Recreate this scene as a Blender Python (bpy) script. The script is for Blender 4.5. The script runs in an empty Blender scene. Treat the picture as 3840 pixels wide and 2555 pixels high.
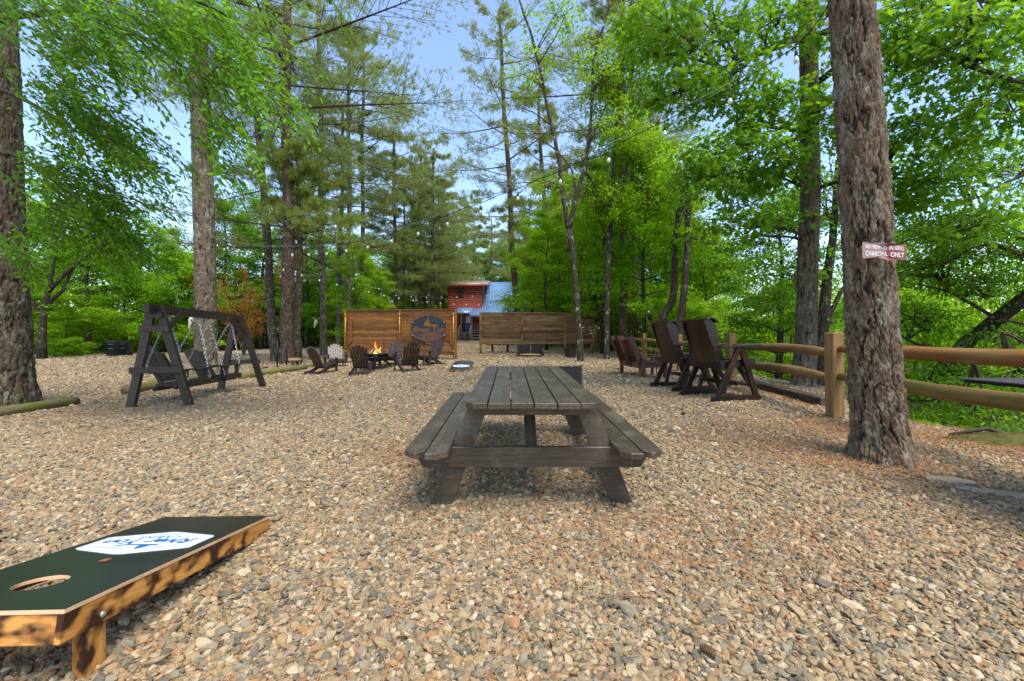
import bpy, bmesh, math, random
import numpy as np
from mathutils import Vector, Matrix
R = math.radians
random.seed(7); rng = np.random.default_rng(7)
scene = bpy.context.scene
C = scene.collection
# ---------------------------------------------------------------- camera, world, sun, exposure
CZ = 1.16
cam = bpy.data.objects.new('camera', bpy.data.cameras.new('camera'))
C.objects.link(cam); scene.camera = cam
cam.location = (0, 0, CZ); cam.rotation_euler = (R(90), 0, 0)
cam.data.sensor_width = 36; cam.data.lens = 15.0
cam.data.shift_y = -6.5/3840
cam.data.clip_end = 900; cam.data.clip_start = .05
SUN_EL, SUN_AZ = 62, 150          # azimuth clockwise from +Y (behind the camera, to the right)
w = bpy.data.worlds.new('World'); scene.world = w; w.use_nodes = True
wn = w.node_tree; wn.nodes.clear()
sky = wn.nodes.new('ShaderNodeTexSky'); sky.sky_type = 'NISHITA'; sky.sun_disc = False
sky.sun_elevation = R(SUN_EL); sky.sun_rotation = R(SUN_AZ); sky.air_density = 1.0; sky.dust_density = .8; sky.ozone_density = 1.2
bg = wn.nodes.new('ShaderNodeBackground'); bg.inputs[1].default_value = .15
wo = wn.nodes.new('ShaderNodeOutputWorld')
wn.links.new(sky.outputs[0], bg.inputs[0]); wn.links.new(bg.outputs[0], wo.inputs[0])
sl = bpy.data.lights.new('sun', 'SUN'); sl.energy = 2.3; sl.angle = R(35); sl.color = (1, .94, .83)
so = bpy.data.objects.new('sun', sl); C.objects.link(so)
d = Vector((math.sin(R(SUN_AZ))*math.cos(R(SUN_EL)), math.cos(R(SUN_AZ))*math.cos(R(SUN_EL)), math.sin(R(SUN_EL))))
so.rotation_euler = d.to_track_quat('Z', 'Y').to_euler(); so.location = (0, 0, 40)
scene.view_settings.view_transform = 'Standard'; scene.view_settings.look = 'None'
scene.view_settings.exposure = 1.32; scene.view_settings.gamma = 1
scene.render.engine = 'CYCLES'
scene.cycles.max_bounces = 6; scene.cycles.transmission_bounces = 4; scene.cycles.diffuse_bounces = 4; scene.cycles.glossy_bounces = 2

# ---------------------------------------------------------------- terrain height and picture geometry
def sst(t):
    t = np.clip(t, 0, 1); return t*t*(3-2*t)
def xedge(y): return np.interp(y, [-20, 3.5, 4.7, 5.4, 6.2, 9, 15, 25, 40, 90], [5.9, 5.9, 5.6, 5.0, 4.95, 6.7, 6.6, 6.6, 9, 14])
def gz(x, y):
    x = np.asarray(x, float); y = np.asarray(y, float)
    c = np.interp(y, [3, 5, 8, 13, 19, 25, 39, 54, 90], [0, .08, .12, .13, .26, .44, .87, 1.0, 1.5])
    l = np.interp(y, [3, 8, 11, 21, 30, 40, 90], [0, -.14, -.13, -.08, -.06, .1, 1.2])
    x0 = np.interp(y, [12, 20, 90], [-1, -5, -10]); x1 = np.interp(y, [12, 20, 90], [-6, -10, -16])
    t = sst((x-x0)/(x1-x0))
    z = c*(1-t)+l*t
    e = np.maximum(x-xedge(y), 0)
    drop = np.where(e < 1, .28*e*e, .28+.56*(e-1))
    far = np.clip((x-30)*.35, 0, 9)
    return np.maximum(z-drop, -4.9)+np.where(x > 30, far, 0)
def G(x, y): return float(gz(x, y))
def hit(px, py):
    """where the line of sight through source pixel (px, py) meets the ground"""
    D = 1.0
    while D < 120:
        if G((px-1920)*D/1600, D) >= CZ-(py-1271)*D/1600: break
        D += .02
    return Vector(((px-1920)*D/1600, D, G((px-1920)*D/1600, D)))
def P(px, py, D): return Vector(((px-1920)*D/1600, D, CZ-(py-1271)*D/1600))

# ---------------------------------------------------------------- materials
def nmat(name, rough=.7, spec=.3):
    m = bpy.data.materials.new(name); m.use_nodes = True
    nt = m.node_tree; b = nt.nodes['Principled BSDF']
    b.inputs['Roughness'].default_value = rough; b.inputs['Specular IOR Level'].default_value = spec
    return m, nt, b
def nd(nt, t, **kw):
    n = nt.nodes.new(t)
    for k, v in kw.items():
        if k.startswith('i_'):
            n.inputs[k[2:].replace('_', ' ')].default_value = v
        else: setattr(n, k, v)
    return n
def ramp(nt, src, stops, interp='LINEAR'):
    r = nt.nodes.new('ShaderNodeValToRGB'); r.color_ramp.interpolation = interp
    e = r.color_ramp.elements
    while len(e) < len(stops): e.new(.5)
    for i, (p, c) in enumerate(stops):
        e[i].position = p; e[i].color = (*c, 1) if len(c) == 3 else c
    nt.links.new(src, r.inputs[0]); return r.outputs[0]
def mix(nt, f, a, b, bt='MIX'):
    n = nt.nodes.new('ShaderNodeMix'); n.data_type = 'RGBA'; n.blend_type = bt
    for i, s in ((0, f), (6, a), (7, b)):
        if isinstance(s, (int, float)): n.inputs[i].default_value = s
        elif isinstance(s, tuple): n.inputs[i].default_value = (*s, 1)
        else: nt.links.new(s, n.inputs[i])
    return n.outputs[2]
def bump(nt, b, h, strength, dist):
    n = nd(nt, 'ShaderNodeBump'); n.inputs['Strength'].default_value = strength; n.inputs['Distance'].default_value = dist
    nt.links.new(h, n.inputs['Height']); nt.links.new(n.outputs[0], b.inputs['Normal'])
def coords(nt, scale=(1, 1, 1), rnd=0.0):
    tc = nd(nt, 'ShaderNodeTexCoord'); mp = nd(nt, 'ShaderNodeMapping'); mp.inputs['Scale'].default_value = scale
    nt.links.new(tc.outputs['Object'], mp.inputs[0])
    if rnd:
        oi = nd(nt, 'ShaderNodeObjectInfo'); mm = nd(nt, 'ShaderNodeMath', operation='MULTIPLY'); mm.inputs[1].default_value = rnd
        nt.links.new(oi.outputs['Random'], mm.inputs[0]); nt.links.new(mm.outputs[0], mp.inputs['Location'])
    return mp.outputs[0]
def noise(nt, vec, scale, detail=4, rough=.6):
    n = nd(nt, 'ShaderNodeTexNoise'); n.inputs['Scale'].default_value = scale
    n.inputs['Detail'].default_value = detail; n.inputs['Roughness'].default_value = rough
    nt.links.new(vec, n.inputs['Vector']); return n.outputs['Fac']
def wood(name, dark, light, rough=.65, spec=.3, gs=22, bmp=.35, weather=None, tint=.25, patch=None):
    """board wood: grain runs along each board's own X axis"""
    m, nt, b = nmat(name, rough, spec)
    v = coords(nt, (.09, 1, 1), 37)
    f = noise(nt, v, gs*2, 5, .65)
    v2 = coords(nt, (.25, 1, 1), 11)
    f2 = noise(nt, v2, 5, 3, .55)
    col = mix(nt, ramp(nt, f, [(.3, (0, 0, 0)), (.72, (1, 1, 1))]), dark, light)
    if patch: col = mix(nt, ramp(nt, f2, [(.47, (0, 0, 0)), (.62, (1, 1, 1))]), col, patch)
    if weather: col = mix(nt, ramp(nt, noise(nt, coords(nt, (1, 1, 1), 5), 3.1, 6, .7), [(.5, (0, 0, 0)), (.72, (.8, .8, .8))]), col, weather)
    oi = nd(nt, 'ShaderNodeObjectInfo')
    t = ramp(nt, oi.outputs['Random'], [(0, (1-tint,)*3), (1, (1+tint*.8,)*3)])
    col = mix(nt, 1.0, col, t, 'MULTIPLY')
    nt.links.new(col, b.inputs['Base Color'])
    bump(nt, b, f, bmp, .004)
    return m
M = {}
M['brown_paint'] = wood('brown_painted_wood', (.036, .026, .017), (.078, .061, .043), .38, .5, 26, .6, weather=(.15, .125, .095), tint=.14)
M['dark_stain'] = wood('dark_swing_stain', (.020, .014, .010), (.056, .040, .029), .45, .45, 26, .35, tint=.2)
M['rocker'] = wood('red_brown_varnish', (.005, .003, .0025), (.014, .006, .004), .3, .5, 18, .3, patch=(.035, .010, .005), tint=.3)
M['settee'] = wood('worn_red_brown_varnish', (.022, .010, .007), (.075, .026, .014), .42, .45, 18, .3, patch=(.13, .045, .02), tint=.3)
M['adiron'] = wood('dark_adirondack_stain', (.026, .015, .011), (.065, .039, .029), .38, .5, 20, .2, tint=.2)
M['cedar'] = wood('orange_cedar_board', (.11, .040, .008), (.27, .115, .027), .55, .3, 14, .3, patch=(.15, .048, .009), tint=.42)
M['cedar2'] = wood('brown_cedar_board', (.12, .062, .024), (.29, .165, .066), .6, .3, 14, .3, patch=(.12, .055, .018), tint=.38)
M['rail'] = wood('yellow_brown_rail_wood', (.14, .072, .02), (.34, .20, .075), .6, .3, 9, .5, weather=(.16, .14, .05), tint=.25)
M['rail_red'] = wood('orange_rail_wood', (.13, .064, .018), (.32, .18, .065), .6, .3, 8, .8, patch=(.22, .095, .024), tint=.1)
M['rail_olive'] = wood('mossy_brown_rail_wood', (.10, .065, .015), (.27, .17, .05), .6, .3, 8, .5, patch=(.13, .11, .02), tint=.1)
M['timber'] = wood('old_railroad_tie', (.035, .024, .017), (.13, .095, .065), .85, .15, 10, .9, tint=.1)
M['black'] = wood('black_painted_board', (.012, .010, .010), (.035, .028, .026), .6, .3, 16, .3, tint=.2)
M['porch'] = wood('grey_porch_wood', (.045, .04, .038), (.11, .10, .095), .7, .3, 14, .3, tint=.15)
M['fresh'] = wood('fresh_cut_wood', (.42, .24, .12), (.6, .4, .24), .7, .3, 12, .3)
M['log_red'] = wood('red_stained_log', (.34, .065, .035), (.50, .12, .07), .5, .35, 7, .3, tint=.16)
M['trim_red'] = wood('dark_red_trim', (.16, .028, .016), (.24, .045, .025), .5, .35, 7, .2, tint=.1)
# scorched pine of the cornhole frames
m, nt, b = nmat('scorched_pine', .5, .4); v = coords(nt, (.12, 1, 1), 17)
f = noise(nt, v, 34, 5, .65); col = mix(nt, ramp(nt, f, [(.35, (0, 0, 0)), (.65, (1, 1, 1))]), (.36, .13, .022), (.64, .31, .075))
s1 = noise(nt, coords(nt, (.7, 1, 1), 23), 14, 2, .5)
col = mix(nt, ramp(nt, s1, [(.44, (0, 0, 0)), (.51, (.5, .5, .5)), (.58, (1, 1, 1))]), col, (.035, .010, .003))
nt.links.new(col, b.inputs['Base Color']); bump(nt, b, f, .3, .003); M['scorch'] = m
def plain(name, col, rough=.5, metal=0, spec=.5, nscale=0, namp=.3, bmp=0):
    m, nt, b = nmat(name, rough, spec); b.inputs['Metallic'].default_value = metal
    if nscale:
        f = noise(nt, coords(nt, (1, 1, 1), 9), nscale, 5, .65)
        lo = tuple(c*(1-namp) for c in col); hi = tuple(min(1, c*(1+namp)) for c in col)
        nt.links.new(mix(nt, ramp(nt, f, [(.3, (0, 0, 0)), (.7, (1, 1, 1))]), lo, hi), b.inputs['Base Color'])
        if bmp: bump(nt, b, f, bmp, .01)
    else: b.inputs['Base Color'].default_value = (*col, 1)
    return m
M['board_black'] = plain('black_board_paint', (.012, .016, .013), .22, 0, .5, 3, .3)
M['sticker'] = plain('white_vinyl', (.80, .82, .88), .35)
M['blue'] = plain('blue_print', (.012, .12, .34), .35)
M['chain'] = plain('galvanised_chain', (.55, .56, .58), .35, .9)
M['steel_dark'] = plain('dark_plate_steel', (.022, .026, .030), .55, .5, .5, 9, .4, .2)
M['fire_steel'] = plain('fire_pit_steel', (.035, .042, .044), .5, .6, .5, 14, .3)
M['brass'] = plain('brass_fitting', (.32, .19, .03), .45, .6)
M['bin'] = plain('dark_green_plastic', (.012, .020, .018), .4, 0, .5, 5, .2)
M['bin_grey'] = plain('blue_grey_plastic', (.09, .13, .17), .5)
M['white'] = plain('white_paint', (.8, .8, .78), .5)
M['bone'] = plain('bleached_bone', (.46, .42, .35), .7, 0, .3, 20, .25, .3)
M['black_rubber'] = plain('black_rubber', (.008, .008, .009), .5)
M['rod'] = plain('black_rod', (.012, .012, .014), .45, .5)
M['door_blue'] = plain('blue_door_paint', (.01, .11, .24), .45)
M['glass_dark'] = plain('dark_window_glass', (.03, .04, .04), .06, 0, .8)
M['glass_pale'] = plain('pale_window_glass', (.35, .40, .42), .1, 0, .8)
M['roof_blue'] = plain('blue_metal_roof', (.19, .33, .56), .3, .15, .6, 1.2, .14)
M['roof_grey'] = plain('rusting_metal_roof', (.36, .27, .20), .45, .3, .5, .5, .35)
M['slab'] = plain('pale_flat_stone', (.34, .28, .20), .85, 0, .2, 7, .25, .5)
M['moss'] = plain('moss_mound', (.075, .068, .02), .95, 0, .1, 14, .5, .8)
M['sand'] = plain('orange_sand', (.42, .25, .14), .95, 0, .1, 30, .25, .5)
M['litter'] = plain('dead_brown_leaf', (.20, .085, .035), .8, 0, .2)
M['cone'] = plain('pine_cone_scale', (.16, .10, .06), .8, 0, .2, 60, .4, .4)
M['grill'] = plain('pitted_grill_shelf', (.055, .052, .052), .6, .3, .4, 50, .3, .5)
m, nt, b = nmat('sign_red_brown', .45, .4)
f = noise(nt, coords(nt), 9, 5, .65); tc = nd(nt, 'ShaderNodeTexCoord'); sx = nd(nt, 'ShaderNodeSeparateXYZ'); nt.links.new(tc.outputs['Object'], sx.inputs[0])
g = ramp(nt, sx.outputs[0], [(.0, (.30, .16, .15)), (.02, (.30, .16, .15)), (.05, (.22, .03, .03)), (.3, (.19, .06, .045))])
nt.links.new(mix(nt, ramp(nt, f, [(.5, (0, 0, 0)), (.7, (.7, .7, .7))]), g, (.24, .15, .10)), b.inputs['Base Color']); M['sign'] = m
m, nt, b = nmat('bulb_glass', .05, .8); b.inputs['Base Color'].default_value = (.82, .80, .72, 1); b.inputs['Transmission Weight'].default_value = .35; M['bulb'] = m
m, nt, b = nmat('flame', .5, 0); b.inputs['Base Color'].default_value = (0, 0, 0, 1)
tc = nd(nt, 'ShaderNodeTexCoord'); sx = nd(nt, 'ShaderNodeSeparateXYZ'); nt.links.new(tc.outputs['Object'], sx.inputs[0])
g = ramp(nt, sx.outputs[2], [(0, (1, .50, .12)), (.14, (1, .30, .04)), (.5, (.9, .12, .01))]); nt.links.new(g, b.inputs['Emission Color']); b.inputs['Emission Strength'].default_value = 1.5
tr = nd(nt, 'ShaderNodeBsdfTransparent'); mx = nd(nt, 'ShaderNodeMixShader'); lw = nd(nt, 'ShaderNodeLayerWeight'); lw.inputs[0].default_value = .45
nt.links.new(ramp(nt, lw.outputs['Facing'], [(.25, (.12,)*3), (.95, (.95,)*3)]), mx.inputs[0])
nt.links.new(b.outputs[0], mx.inputs[1]); nt.links.new(tr.outputs[0], mx.inputs[2])
nt.links.new(mx.outputs[0], nt.nodes['Material Output'].inputs['Surface']); M['flame'] = m

def bark(name, c1, c2, lichen, la=.5, scale=1.0, deep=.06):
    m, nt, b = nmat(name, .9, .15)
    v = coords(nt, (1, 1, .32)); nz = nd(nt, 'ShaderNodeTexNoise'); nz.inputs['Scale'].default_value = 6; nt.links.new(v, nz.inputs['Vector'])
    vm = nd(nt, 'ShaderNodeVectorMath', operation='MULTIPLY_ADD'); vm.inputs[1].default_value = (.16, .16, .16)
    nt.links.new(nz.outputs['Color'], vm.inputs[0]); nt.links.new(v, vm.inputs[2])
    vo = nd(nt, 'ShaderNodeTexVoronoi', feature='DISTANCE_TO_EDGE'); vo.inputs['Scale'].default_value = 13/scale; nt.links.new(vm.outputs[0], vo.inputs['Vector'])
    vc = nd(nt, 'ShaderNodeTexVoronoi'); vc.inputs['Scale'].default_value = 13/scale; nt.links.new(vm.outputs[0], vc.inputs['Vector'])
    f = noise(nt, coords(nt, (1, 1, .5)), 30, 5, .7)
    sc = nd(nt, 'ShaderNodeSeparateColor'); nt.links.new(vc.outputs['Color'], sc.inputs[0])
    col = mix(nt, sc.outputs[0], c1, c2); col = mix(nt, ramp(nt, f, [(.3, (0, 0, 0)), (.7, (1, 1, 1))]), mix(nt, .5, col, (.02, .015, .01)), col)
    e = ramp(nt, vo.outputs[0], [(0, (0, 0, 0)), (.13, (1, 1, 1))])
    col = mix(nt, e, (.035, .025, .02), col)
    lf = noise(nt, coords(nt, (1, 1, .7)), 4.5, 7, .75)
    col = mix(nt, ramp(nt, lf, [(.55, (0, 0, 0)), (.63, (la,)*3)]), col, lichen)
    nt.links.new(col, b.inputs['Base Color'])
    ad = nd(nt, 'ShaderNodeMath', operation='MULTIPLY_ADD'); ad.inputs[1].default_value = .3
    nt.links.new(f, ad.inputs[0]); nt.links.new(e, ad.inputs[2]); bump(nt, b, ad.outputs[0], 1, deep*.5)
    return m
M['bark_pine'] = bark('pine_bark', (.12, .08, .052), (.21, .15, .10), (.34, .34, .25), .5)
M['bark_grey'] = bark('grey_pine_bark', (.11, .085, .06), (.20, .16, .118), (.36, .36, .27), .55)
M['bark_red'] = bark('reddish_pine_bark', (.12, .075, .05), (.19, .125, .09), (.3, .27, .22), .3)
M['bark_dark'] = bark('dark_bark', (.05, .04, .032), (.10, .08, .062), (.28, .29, .23), .5, .5, .03)
M['bark_lichen'] = bark('lichen_bark', (.06, .046, .032), (.12, .095, .068), (.38, .38, .29), .85, .5, .025)
M['twig'] = plain('twig_bark', (.062, .045, .034), .9, 0, .2, 12, .4)
# displaced near bark: colours from mesh attributes
def bark_attr(name, c1, c2, red, lich, la):
    m, nt, b = nmat(name, .88, .2)
    a = nd(nt, 'ShaderNodeAttribute', attribute_name='cell'); e = nd(nt, 'ShaderNodeAttribute', attribute_name='edge')
    f = noise(nt, coords(nt, (1, 1, .45)), 28, 6, .7)
    col = ramp(nt, a.outputs['Fac'], [(0, c1), (.5, c2), (.72, c1), (.86, red), (1, c2)])
    col = mix(nt, ramp(nt, f, [(.28, (0, 0, 0)), (.72, (1, 1, 1))]), mix(nt, .55, col, (.03, .022, .016)), col)
    col = mix(nt, ramp(nt, e.outputs['Fac'], [(.05, (0, 0, 0)), (.6, (1, 1, 1))]), (.022, .016, .012), col)
    lf = noise(nt, coords(nt, (1, 1, .7)), 6, 7, .75)
    col = mix(nt, ramp(nt, lf, [(.52, (0, 0, 0)), (.62, (la,)*3)]), col, lich)
    nt.links.new(col, b.inputs['Base Color']); bump(nt, b, f, .9, .012)
    return m
M['bark_near'] = bark_attr('near_pine_bark', (.085, .060, .036), (.23, .168, .108), (.22, .115, .065), (.36, .35, .27), .45)
M['bark_left'] = bark_attr('left_pine_bark', (.065, .046, .030), (.13, .095, .062), (.14, .08, .05), (.26, .28, .19), .6)
M['bark_oak'] = bark_attr('oak_bark', (.09, .068, .046), (.18, .14, .10), (.15, .11, .075), (.32, .31, .24), .35)
M['bark_t2'] = bark_attr('grey_near_bark', (.10, .076, .05), (.185, .145, .10), (.18, .115, .07), (.33, .33, .24), .5)
# mossy log
m, nt, b = nmat('mossy_log', .9, .15)
f = noise(nt, coords(nt, (.15, 1, 1), 7), 24, 5, .7); f2 = noise(nt, coords(nt, (.6, 1, 1), 7), 5, 6, .7)
col = mix(nt, f, (.07, .05, .03), (.25, .19, .11)); col = mix(nt, ramp(nt, f2, [(.42, (0, 0, 0)), (.58, (.9, .9, .9))]), col, (.14, .16, .02))
nt.links.new(col, b.inputs['Base Color']); bump(nt, b, f, .8, .015); M['log'] = m

def leafmat(name, a, bcol, trans, tw=.45, rough=.45):
    m, nt, b = nmat(name, .6, .15)
    at = nd(nt, 'ShaderNodeAttribute', attribute_name='tint')
    oi = nd(nt, 'ShaderNodeObjectInfo')
    col = mix(nt, at.outputs['Fac'], a, bcol)
    hs = nd(nt, 'ShaderNodeHueSaturation'); nt.links.new(col, hs.inputs['Color'])
    mr = nd(nt, 'ShaderNodeMapRange'); mr.inputs['To Min'].default_value = .485; mr.inputs['To Max'].default_value = .515; nt.links.new(oi.outputs['Random'], mr.inputs[0]); nt.links.new(mr.outputs[0], hs.inputs['Hue'])
    nt.links.new(hs.outputs[0], b.inputs['Base Color'])
    t = nd(nt, 'ShaderNodeBsdfTranslucent'); nt.links.new(mix(nt, at.outputs['Fac'], tuple(x*.7 for x in trans), trans), t.inputs[0])
    mx = nd(nt, 'ShaderNodeMixShader'); mx.inputs[0].default_value = tw
    nt.links.new(b.outputs[0], mx.inputs[1]); nt.links.new(t.outputs[0], mx.inputs[2])
    nt.links.new(mx.outputs[0], nt.nodes['Material Output'].inputs['Surface'])
    return m
M['leaf_bright'] = leafmat('bright_spring_leaf', (.075, .19, .006), (.22, .40, .014), (.48, .78, .02))
M['leaf_mid'] = leafmat('mid_green_leaf', (.045, .14, .006), (.14, .30, .014), (.30, .60, .02))
M['leaf_dark'] = leafmat('deep_green_leaf', (.035, .10, .008), (.11, .24, .014), (.26, .50, .02))
M['leaf_oak'] = leafmat('oak_leaf', (.05, .15, .007), (.15, .31, .016), (.36, .64, .03))
M['leaf_near'] = leafmat('near_overhanging_leaf', (.024, .085, .006), (.14, .31, .012), (.32, .62, .02), .42)
M['leaf_pale'] = leafmat('pale_grey_green_leaf', (.17, .25, .10), (.32, .40, .20), (.30, .42, .16), .35)
M['leaf_orange'] = leafmat('orange_leaf', (.30, .13, .03), (.60, .24, .05), (.7, .32, .06))
M['needle'] = leafmat('pine_needle', (.15, .18, .055), (.36, .41, .16), (.5, .60, .14), .4, .5)
M['needle_green'] = leafmat('fresh_pine_needle', (.12, .17, .03), (.30, .37, .09), (.44, .54, .1), .4, .5)

# ground
m, nt, b = nmat('gravel_ground', .85, .25)
v = coords(nt, (1, 1, 0)); vo = nd(nt, 'ShaderNodeTexVoronoi'); vo.inputs['Scale'].default_value = 34; nt.links.new(v, vo.inputs['Vector'])
sc = nd(nt, 'ShaderNodeSeparateColor'); nt.links.new(vo.outputs['Color'], sc.inputs[0])
STONES = [(0, (.23, .18, .12)), (.15, (.31, .24, .16)), (.32, (.15, .135, .11)), (.45, (.38, .32, .24)), (.57, (.085, .088, .092)), (.67, (.30, .20, .11)), (.78, (.20, .19, .17)), (.90, (.46, .40, .32)), (.965, (.30, .15, .08))]
peb = ramp(nt, sc.outputs[0], STONES, 'CONSTANT')
ed = ramp(nt, vo.outputs['Distance'], [(.5, (1.2, 1.1, .88)), (.85, (.42, .36, .26))]); peb = mix(nt, 1.0, peb, ed, 'MULTIPLY')
big = noise(nt, v, .5, 4, .6); peb = mix(nt, ramp(nt, big, [(.4, (0, 0, 0)), (.62, (.42, .42, .42))]), peb, (.20, .115, .06))
zn = nd(nt, 'ShaderNodeAttribute', attribute_name='zone'); n2 = noise(nt, v, 2.2, 6, .7)
ma = nd(nt, 'ShaderNodeMath', operation='ADD'); nt.links.new(zn.outputs['Fac'], ma.inputs[0]); nt.links.new(n2, ma.inputs[1])
zf = ramp(nt, ma.outputs[0], [(.86, (0, 0, 0)), (1.0, (1, 1, 1))])
lit = mix(nt, noise(nt, v, 16, 5, .75), (.05, .032, .016), (.25, .13, .065)); lit = mix(nt, ramp(nt, noise(nt, v, .9, 5, .6), [(.5, (0, 0, 0)), (.6, (1, 1, 1))]), lit, (.05, .085, .02))
rd = nd(nt, 'ShaderNodeAttribute', attribute_name='road')
peb2 = mix(nt, rd.outputs['Fac'], peb, mix(nt, .6, peb, (.34, .30, .25)))
nt.links.new(mix(nt, zf, peb2, lit), b.inputs['Base Color'])
iv = nd(nt, 'ShaderNodeMath', operation='SUBTRACT'); iv.inputs[0].default_value = 1; nt.links.new(vo.outputs['Distance'], iv.inputs[1]); bump(nt, b, iv.outputs[0], .7, .02)
M['ground'] = m
m, nt, b = nmat('pebble', .7, .3)
oi = nd(nt, 'ShaderNodeObjectInfo'); f = noise(nt, coords(nt), 60, 3, .6)
col = mix(nt, .25, ramp(nt, oi.outputs['Random'], STONES, 'CONSTANT'), mix(nt, f, (.06, .05, .04), (.32, .26, .19)))
nt.links.new(mix(nt, 1.0, col, (1.06, .965, .76), 'MULTIPLY'), b.inputs['Base Color']); M['pebble'] = m
m, nt, b = nmat('green_river_water', .08, .6); f = noise(nt, coords(nt, (1, .4, 1)), 3, 3, .5)
b.inputs['Base Color'].default_value = (.09, .12, .055, 1); bump(nt, b, f, .15, .02); M['water'] = m
m, nt, b = nmat('needle_litter', .7, .2); b.inputs['Base Color'].default_value = (.36, .16, .06, 1); M['needle_litter'] = m

# ---------------------------------------------------------------- object helpers
def link(o, parent=None):
    C.objects.link(o)
    if parent is not None: o.parent = parent
    return o
def tag(o, label=None, cat=None, group=None, kind=None):
    for k, v in (('label', label), ('category', cat), ('group', group), ('kind', kind)):
        if v: o[k] = v
    return o
def thing(name, label, cat, loc=(0, 0, 0), rz=0, group=None):
    o = bpy.data.objects.new(name, None); o.empty_display_size = .2; C.objects.link(o)
    o.location = loc; o.rotation_euler = (0, 0, rz)
    return tag(o, label, cat, group)
def me_from(name, V, F, mat, smooth=False, attrs=None):
    """numpy mesh: F = list of int arrays (n,3)/(n,4)"""
    me = bpy.data.meshes.new(name)
    V = np.asarray(V, np.float32); F = [np.asarray(f, np.int32) for f in F if len(f)]
    nl = sum(f.size for f in F); nf = sum(len(f) for f in F)
    me.vertices.add(len(V)); me.vertices.foreach_set('co', V.ravel())
    me.loops.add(nl); me.loops.foreach_set('vertex_index', np.concatenate([f.ravel() for f in F]))
    me.polygons.add(nf)
    tot = np.concatenate([np.full(len(f), f.shape[1], np.int32) for f in F])
    st = np.concatenate([[0], np.cumsum(tot)[:-1]]).astype(np.int32)
    me.polygons.foreach_set('loop_start', st)
    if smooth: me.polygons.foreach_set('use_smooth', np.ones(nf, bool))
    me.update(calc_edges=True)
    for k, (dom, arr) in (attrs or {}).items():
        a = me.attributes.new(k, 'FLOAT', dom); a.data.foreach_set('value', np.asarray(arr, np.float32))
    me.materials.append(mat)
    return me
def ob(name, me, parent=None, mw=None):
    o = bpy.data.objects.new(name, me); link(o, parent)
    if mw is not None: o.matrix_local = mw
    return o
_cache = {}
def frame(p0, p1, up=(0, 0, 1)):
    p0 = Vector(p0); p1 = Vector(p1); x = (p1-p0).normalized(); up = Vector(up)
    z = up-x*up.dot(x)
    if z.length < 1e-4: z = Vector((0, 1, 0))-x*x.y
    z.normalize(); y = z.cross(x)
    m = Matrix((x, y, z)).transposed().to_4x4(); m.translation = (p0+p1)/2
    return m
def plank(name, parent, p0, p1, w_, t_, mat, up=(0, 0, 1), bev=.004):
    """board from p0 to p1, width w_ across, thickness t_ along 'up'; grain along its own X"""
    L = (Vector(p1)-Vector(p0)).length; key = (round(L, 3), round(w_, 3), round(t_, 3), mat.name)
    if key not in _cache:
        bm = bmesh.new(); bmesh.ops.create_cube(bm, size=1)
        bmesh.ops.scale(bm, vec=(L, w_, t_), verts=bm.verts)
        if bev: bmesh.ops.bevel(bm, geom=list(bm.edges), offset=min(bev, t_*.3, w_*.3), segments=1, affect='EDGES')
        me = bpy.data.meshes.new(name); bm.to_mesh(me); bm.free(); me.materials.append(mat); _cache[key] = me
    return ob(name, _cache[key], parent, frame(p0, p1, up))
def prism(name, parent, pts, t_, mat, mw=None, hole=None, bev=0):
    """outline pts in XY, thickness t_ in Z centred"""
    bm = bmesh.new()
    if hole:
        c, r, n = hole; h = [(c[0]+r*math.cos(2*math.pi*i/n), c[1]+r*math.sin(2*math.pi*i/n)) for i in range(n)]
        # ring of quads between hole and outline by angle
        out = []
        for hx, hy in h:
            dx, dy = hx-c[0], hy-c[1]; best = 1e9
            for i in range(len(pts)):
                x1, y1 = pts[i]; x2, y2 = pts[(i+1) % len(pts)]
                den = dx*(y2-y1)-dy*(x2-x1)
                if abs(den) < 1e-9: continue
                tt = ((x1-c[0])*(y2-y1)-(y1-c[1])*(x2-x1))/den; uu = ((x1-c[0])*dy-(y1-c[1])*dx)/den
                if tt > 0 and -1e-6 <= uu <= 1+1e-6: best = min(best, tt)
            out.append((c[0]+dx*best, c[1]+dy*best))
        for px_, py_ in pts:      # snap nearest ray to every corner
            k = min(range(n), key=lambda i: (out[i][0]-px_)**2+(out[i][1]-py_)**2); out[k] = (px_, py_)
        vs = [[bm.verts.new((x, y, z)) for x, y in ring] for z in (t_/2, -t_/2) for ring in (h, out)]
        for i in range(n):
            j = (i+1) % n
            bm.faces.new((vs[0][i], vs[1][i], vs[1][j], vs[0][j])); bm.faces.new((vs[2][j], vs[3][j], vs[3][i], vs[2][i]))
            bm.faces.new((vs[1][i], vs[3][i], vs[3][j], vs[1][j])); bm.faces.new((vs[0][j], vs[2][j], vs[2][i], vs[0][i]))
    else:
        a = [bm.verts.new((x, y, t_/2)) for x, y in pts]; c = [bm.verts.new((x, y, -t_/2)) for x, y in pts]
        bm.faces.new(a); bm.faces.new(c[::-1]); n = len(pts)
        for i in range(n): bm.faces.new((a[i], c[i], c[(i+1) % n], a[(i+1) % n]))
        if bev: bmesh.ops.bevel(bm, geom=[e for e in bm.edges if abs(e.verts[0].co.z-e.verts[1].co.z) < 1e-6], offset=bev, segments=1, affect='EDGES')
    bmesh.ops.recalc_face_normals(bm, faces=bm.faces)
    me = bpy.data.meshes.new(name); bm.to_mesh(me); bm.free(); me.materials.append(mat)
    return ob(name, me, parent, mw)
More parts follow.
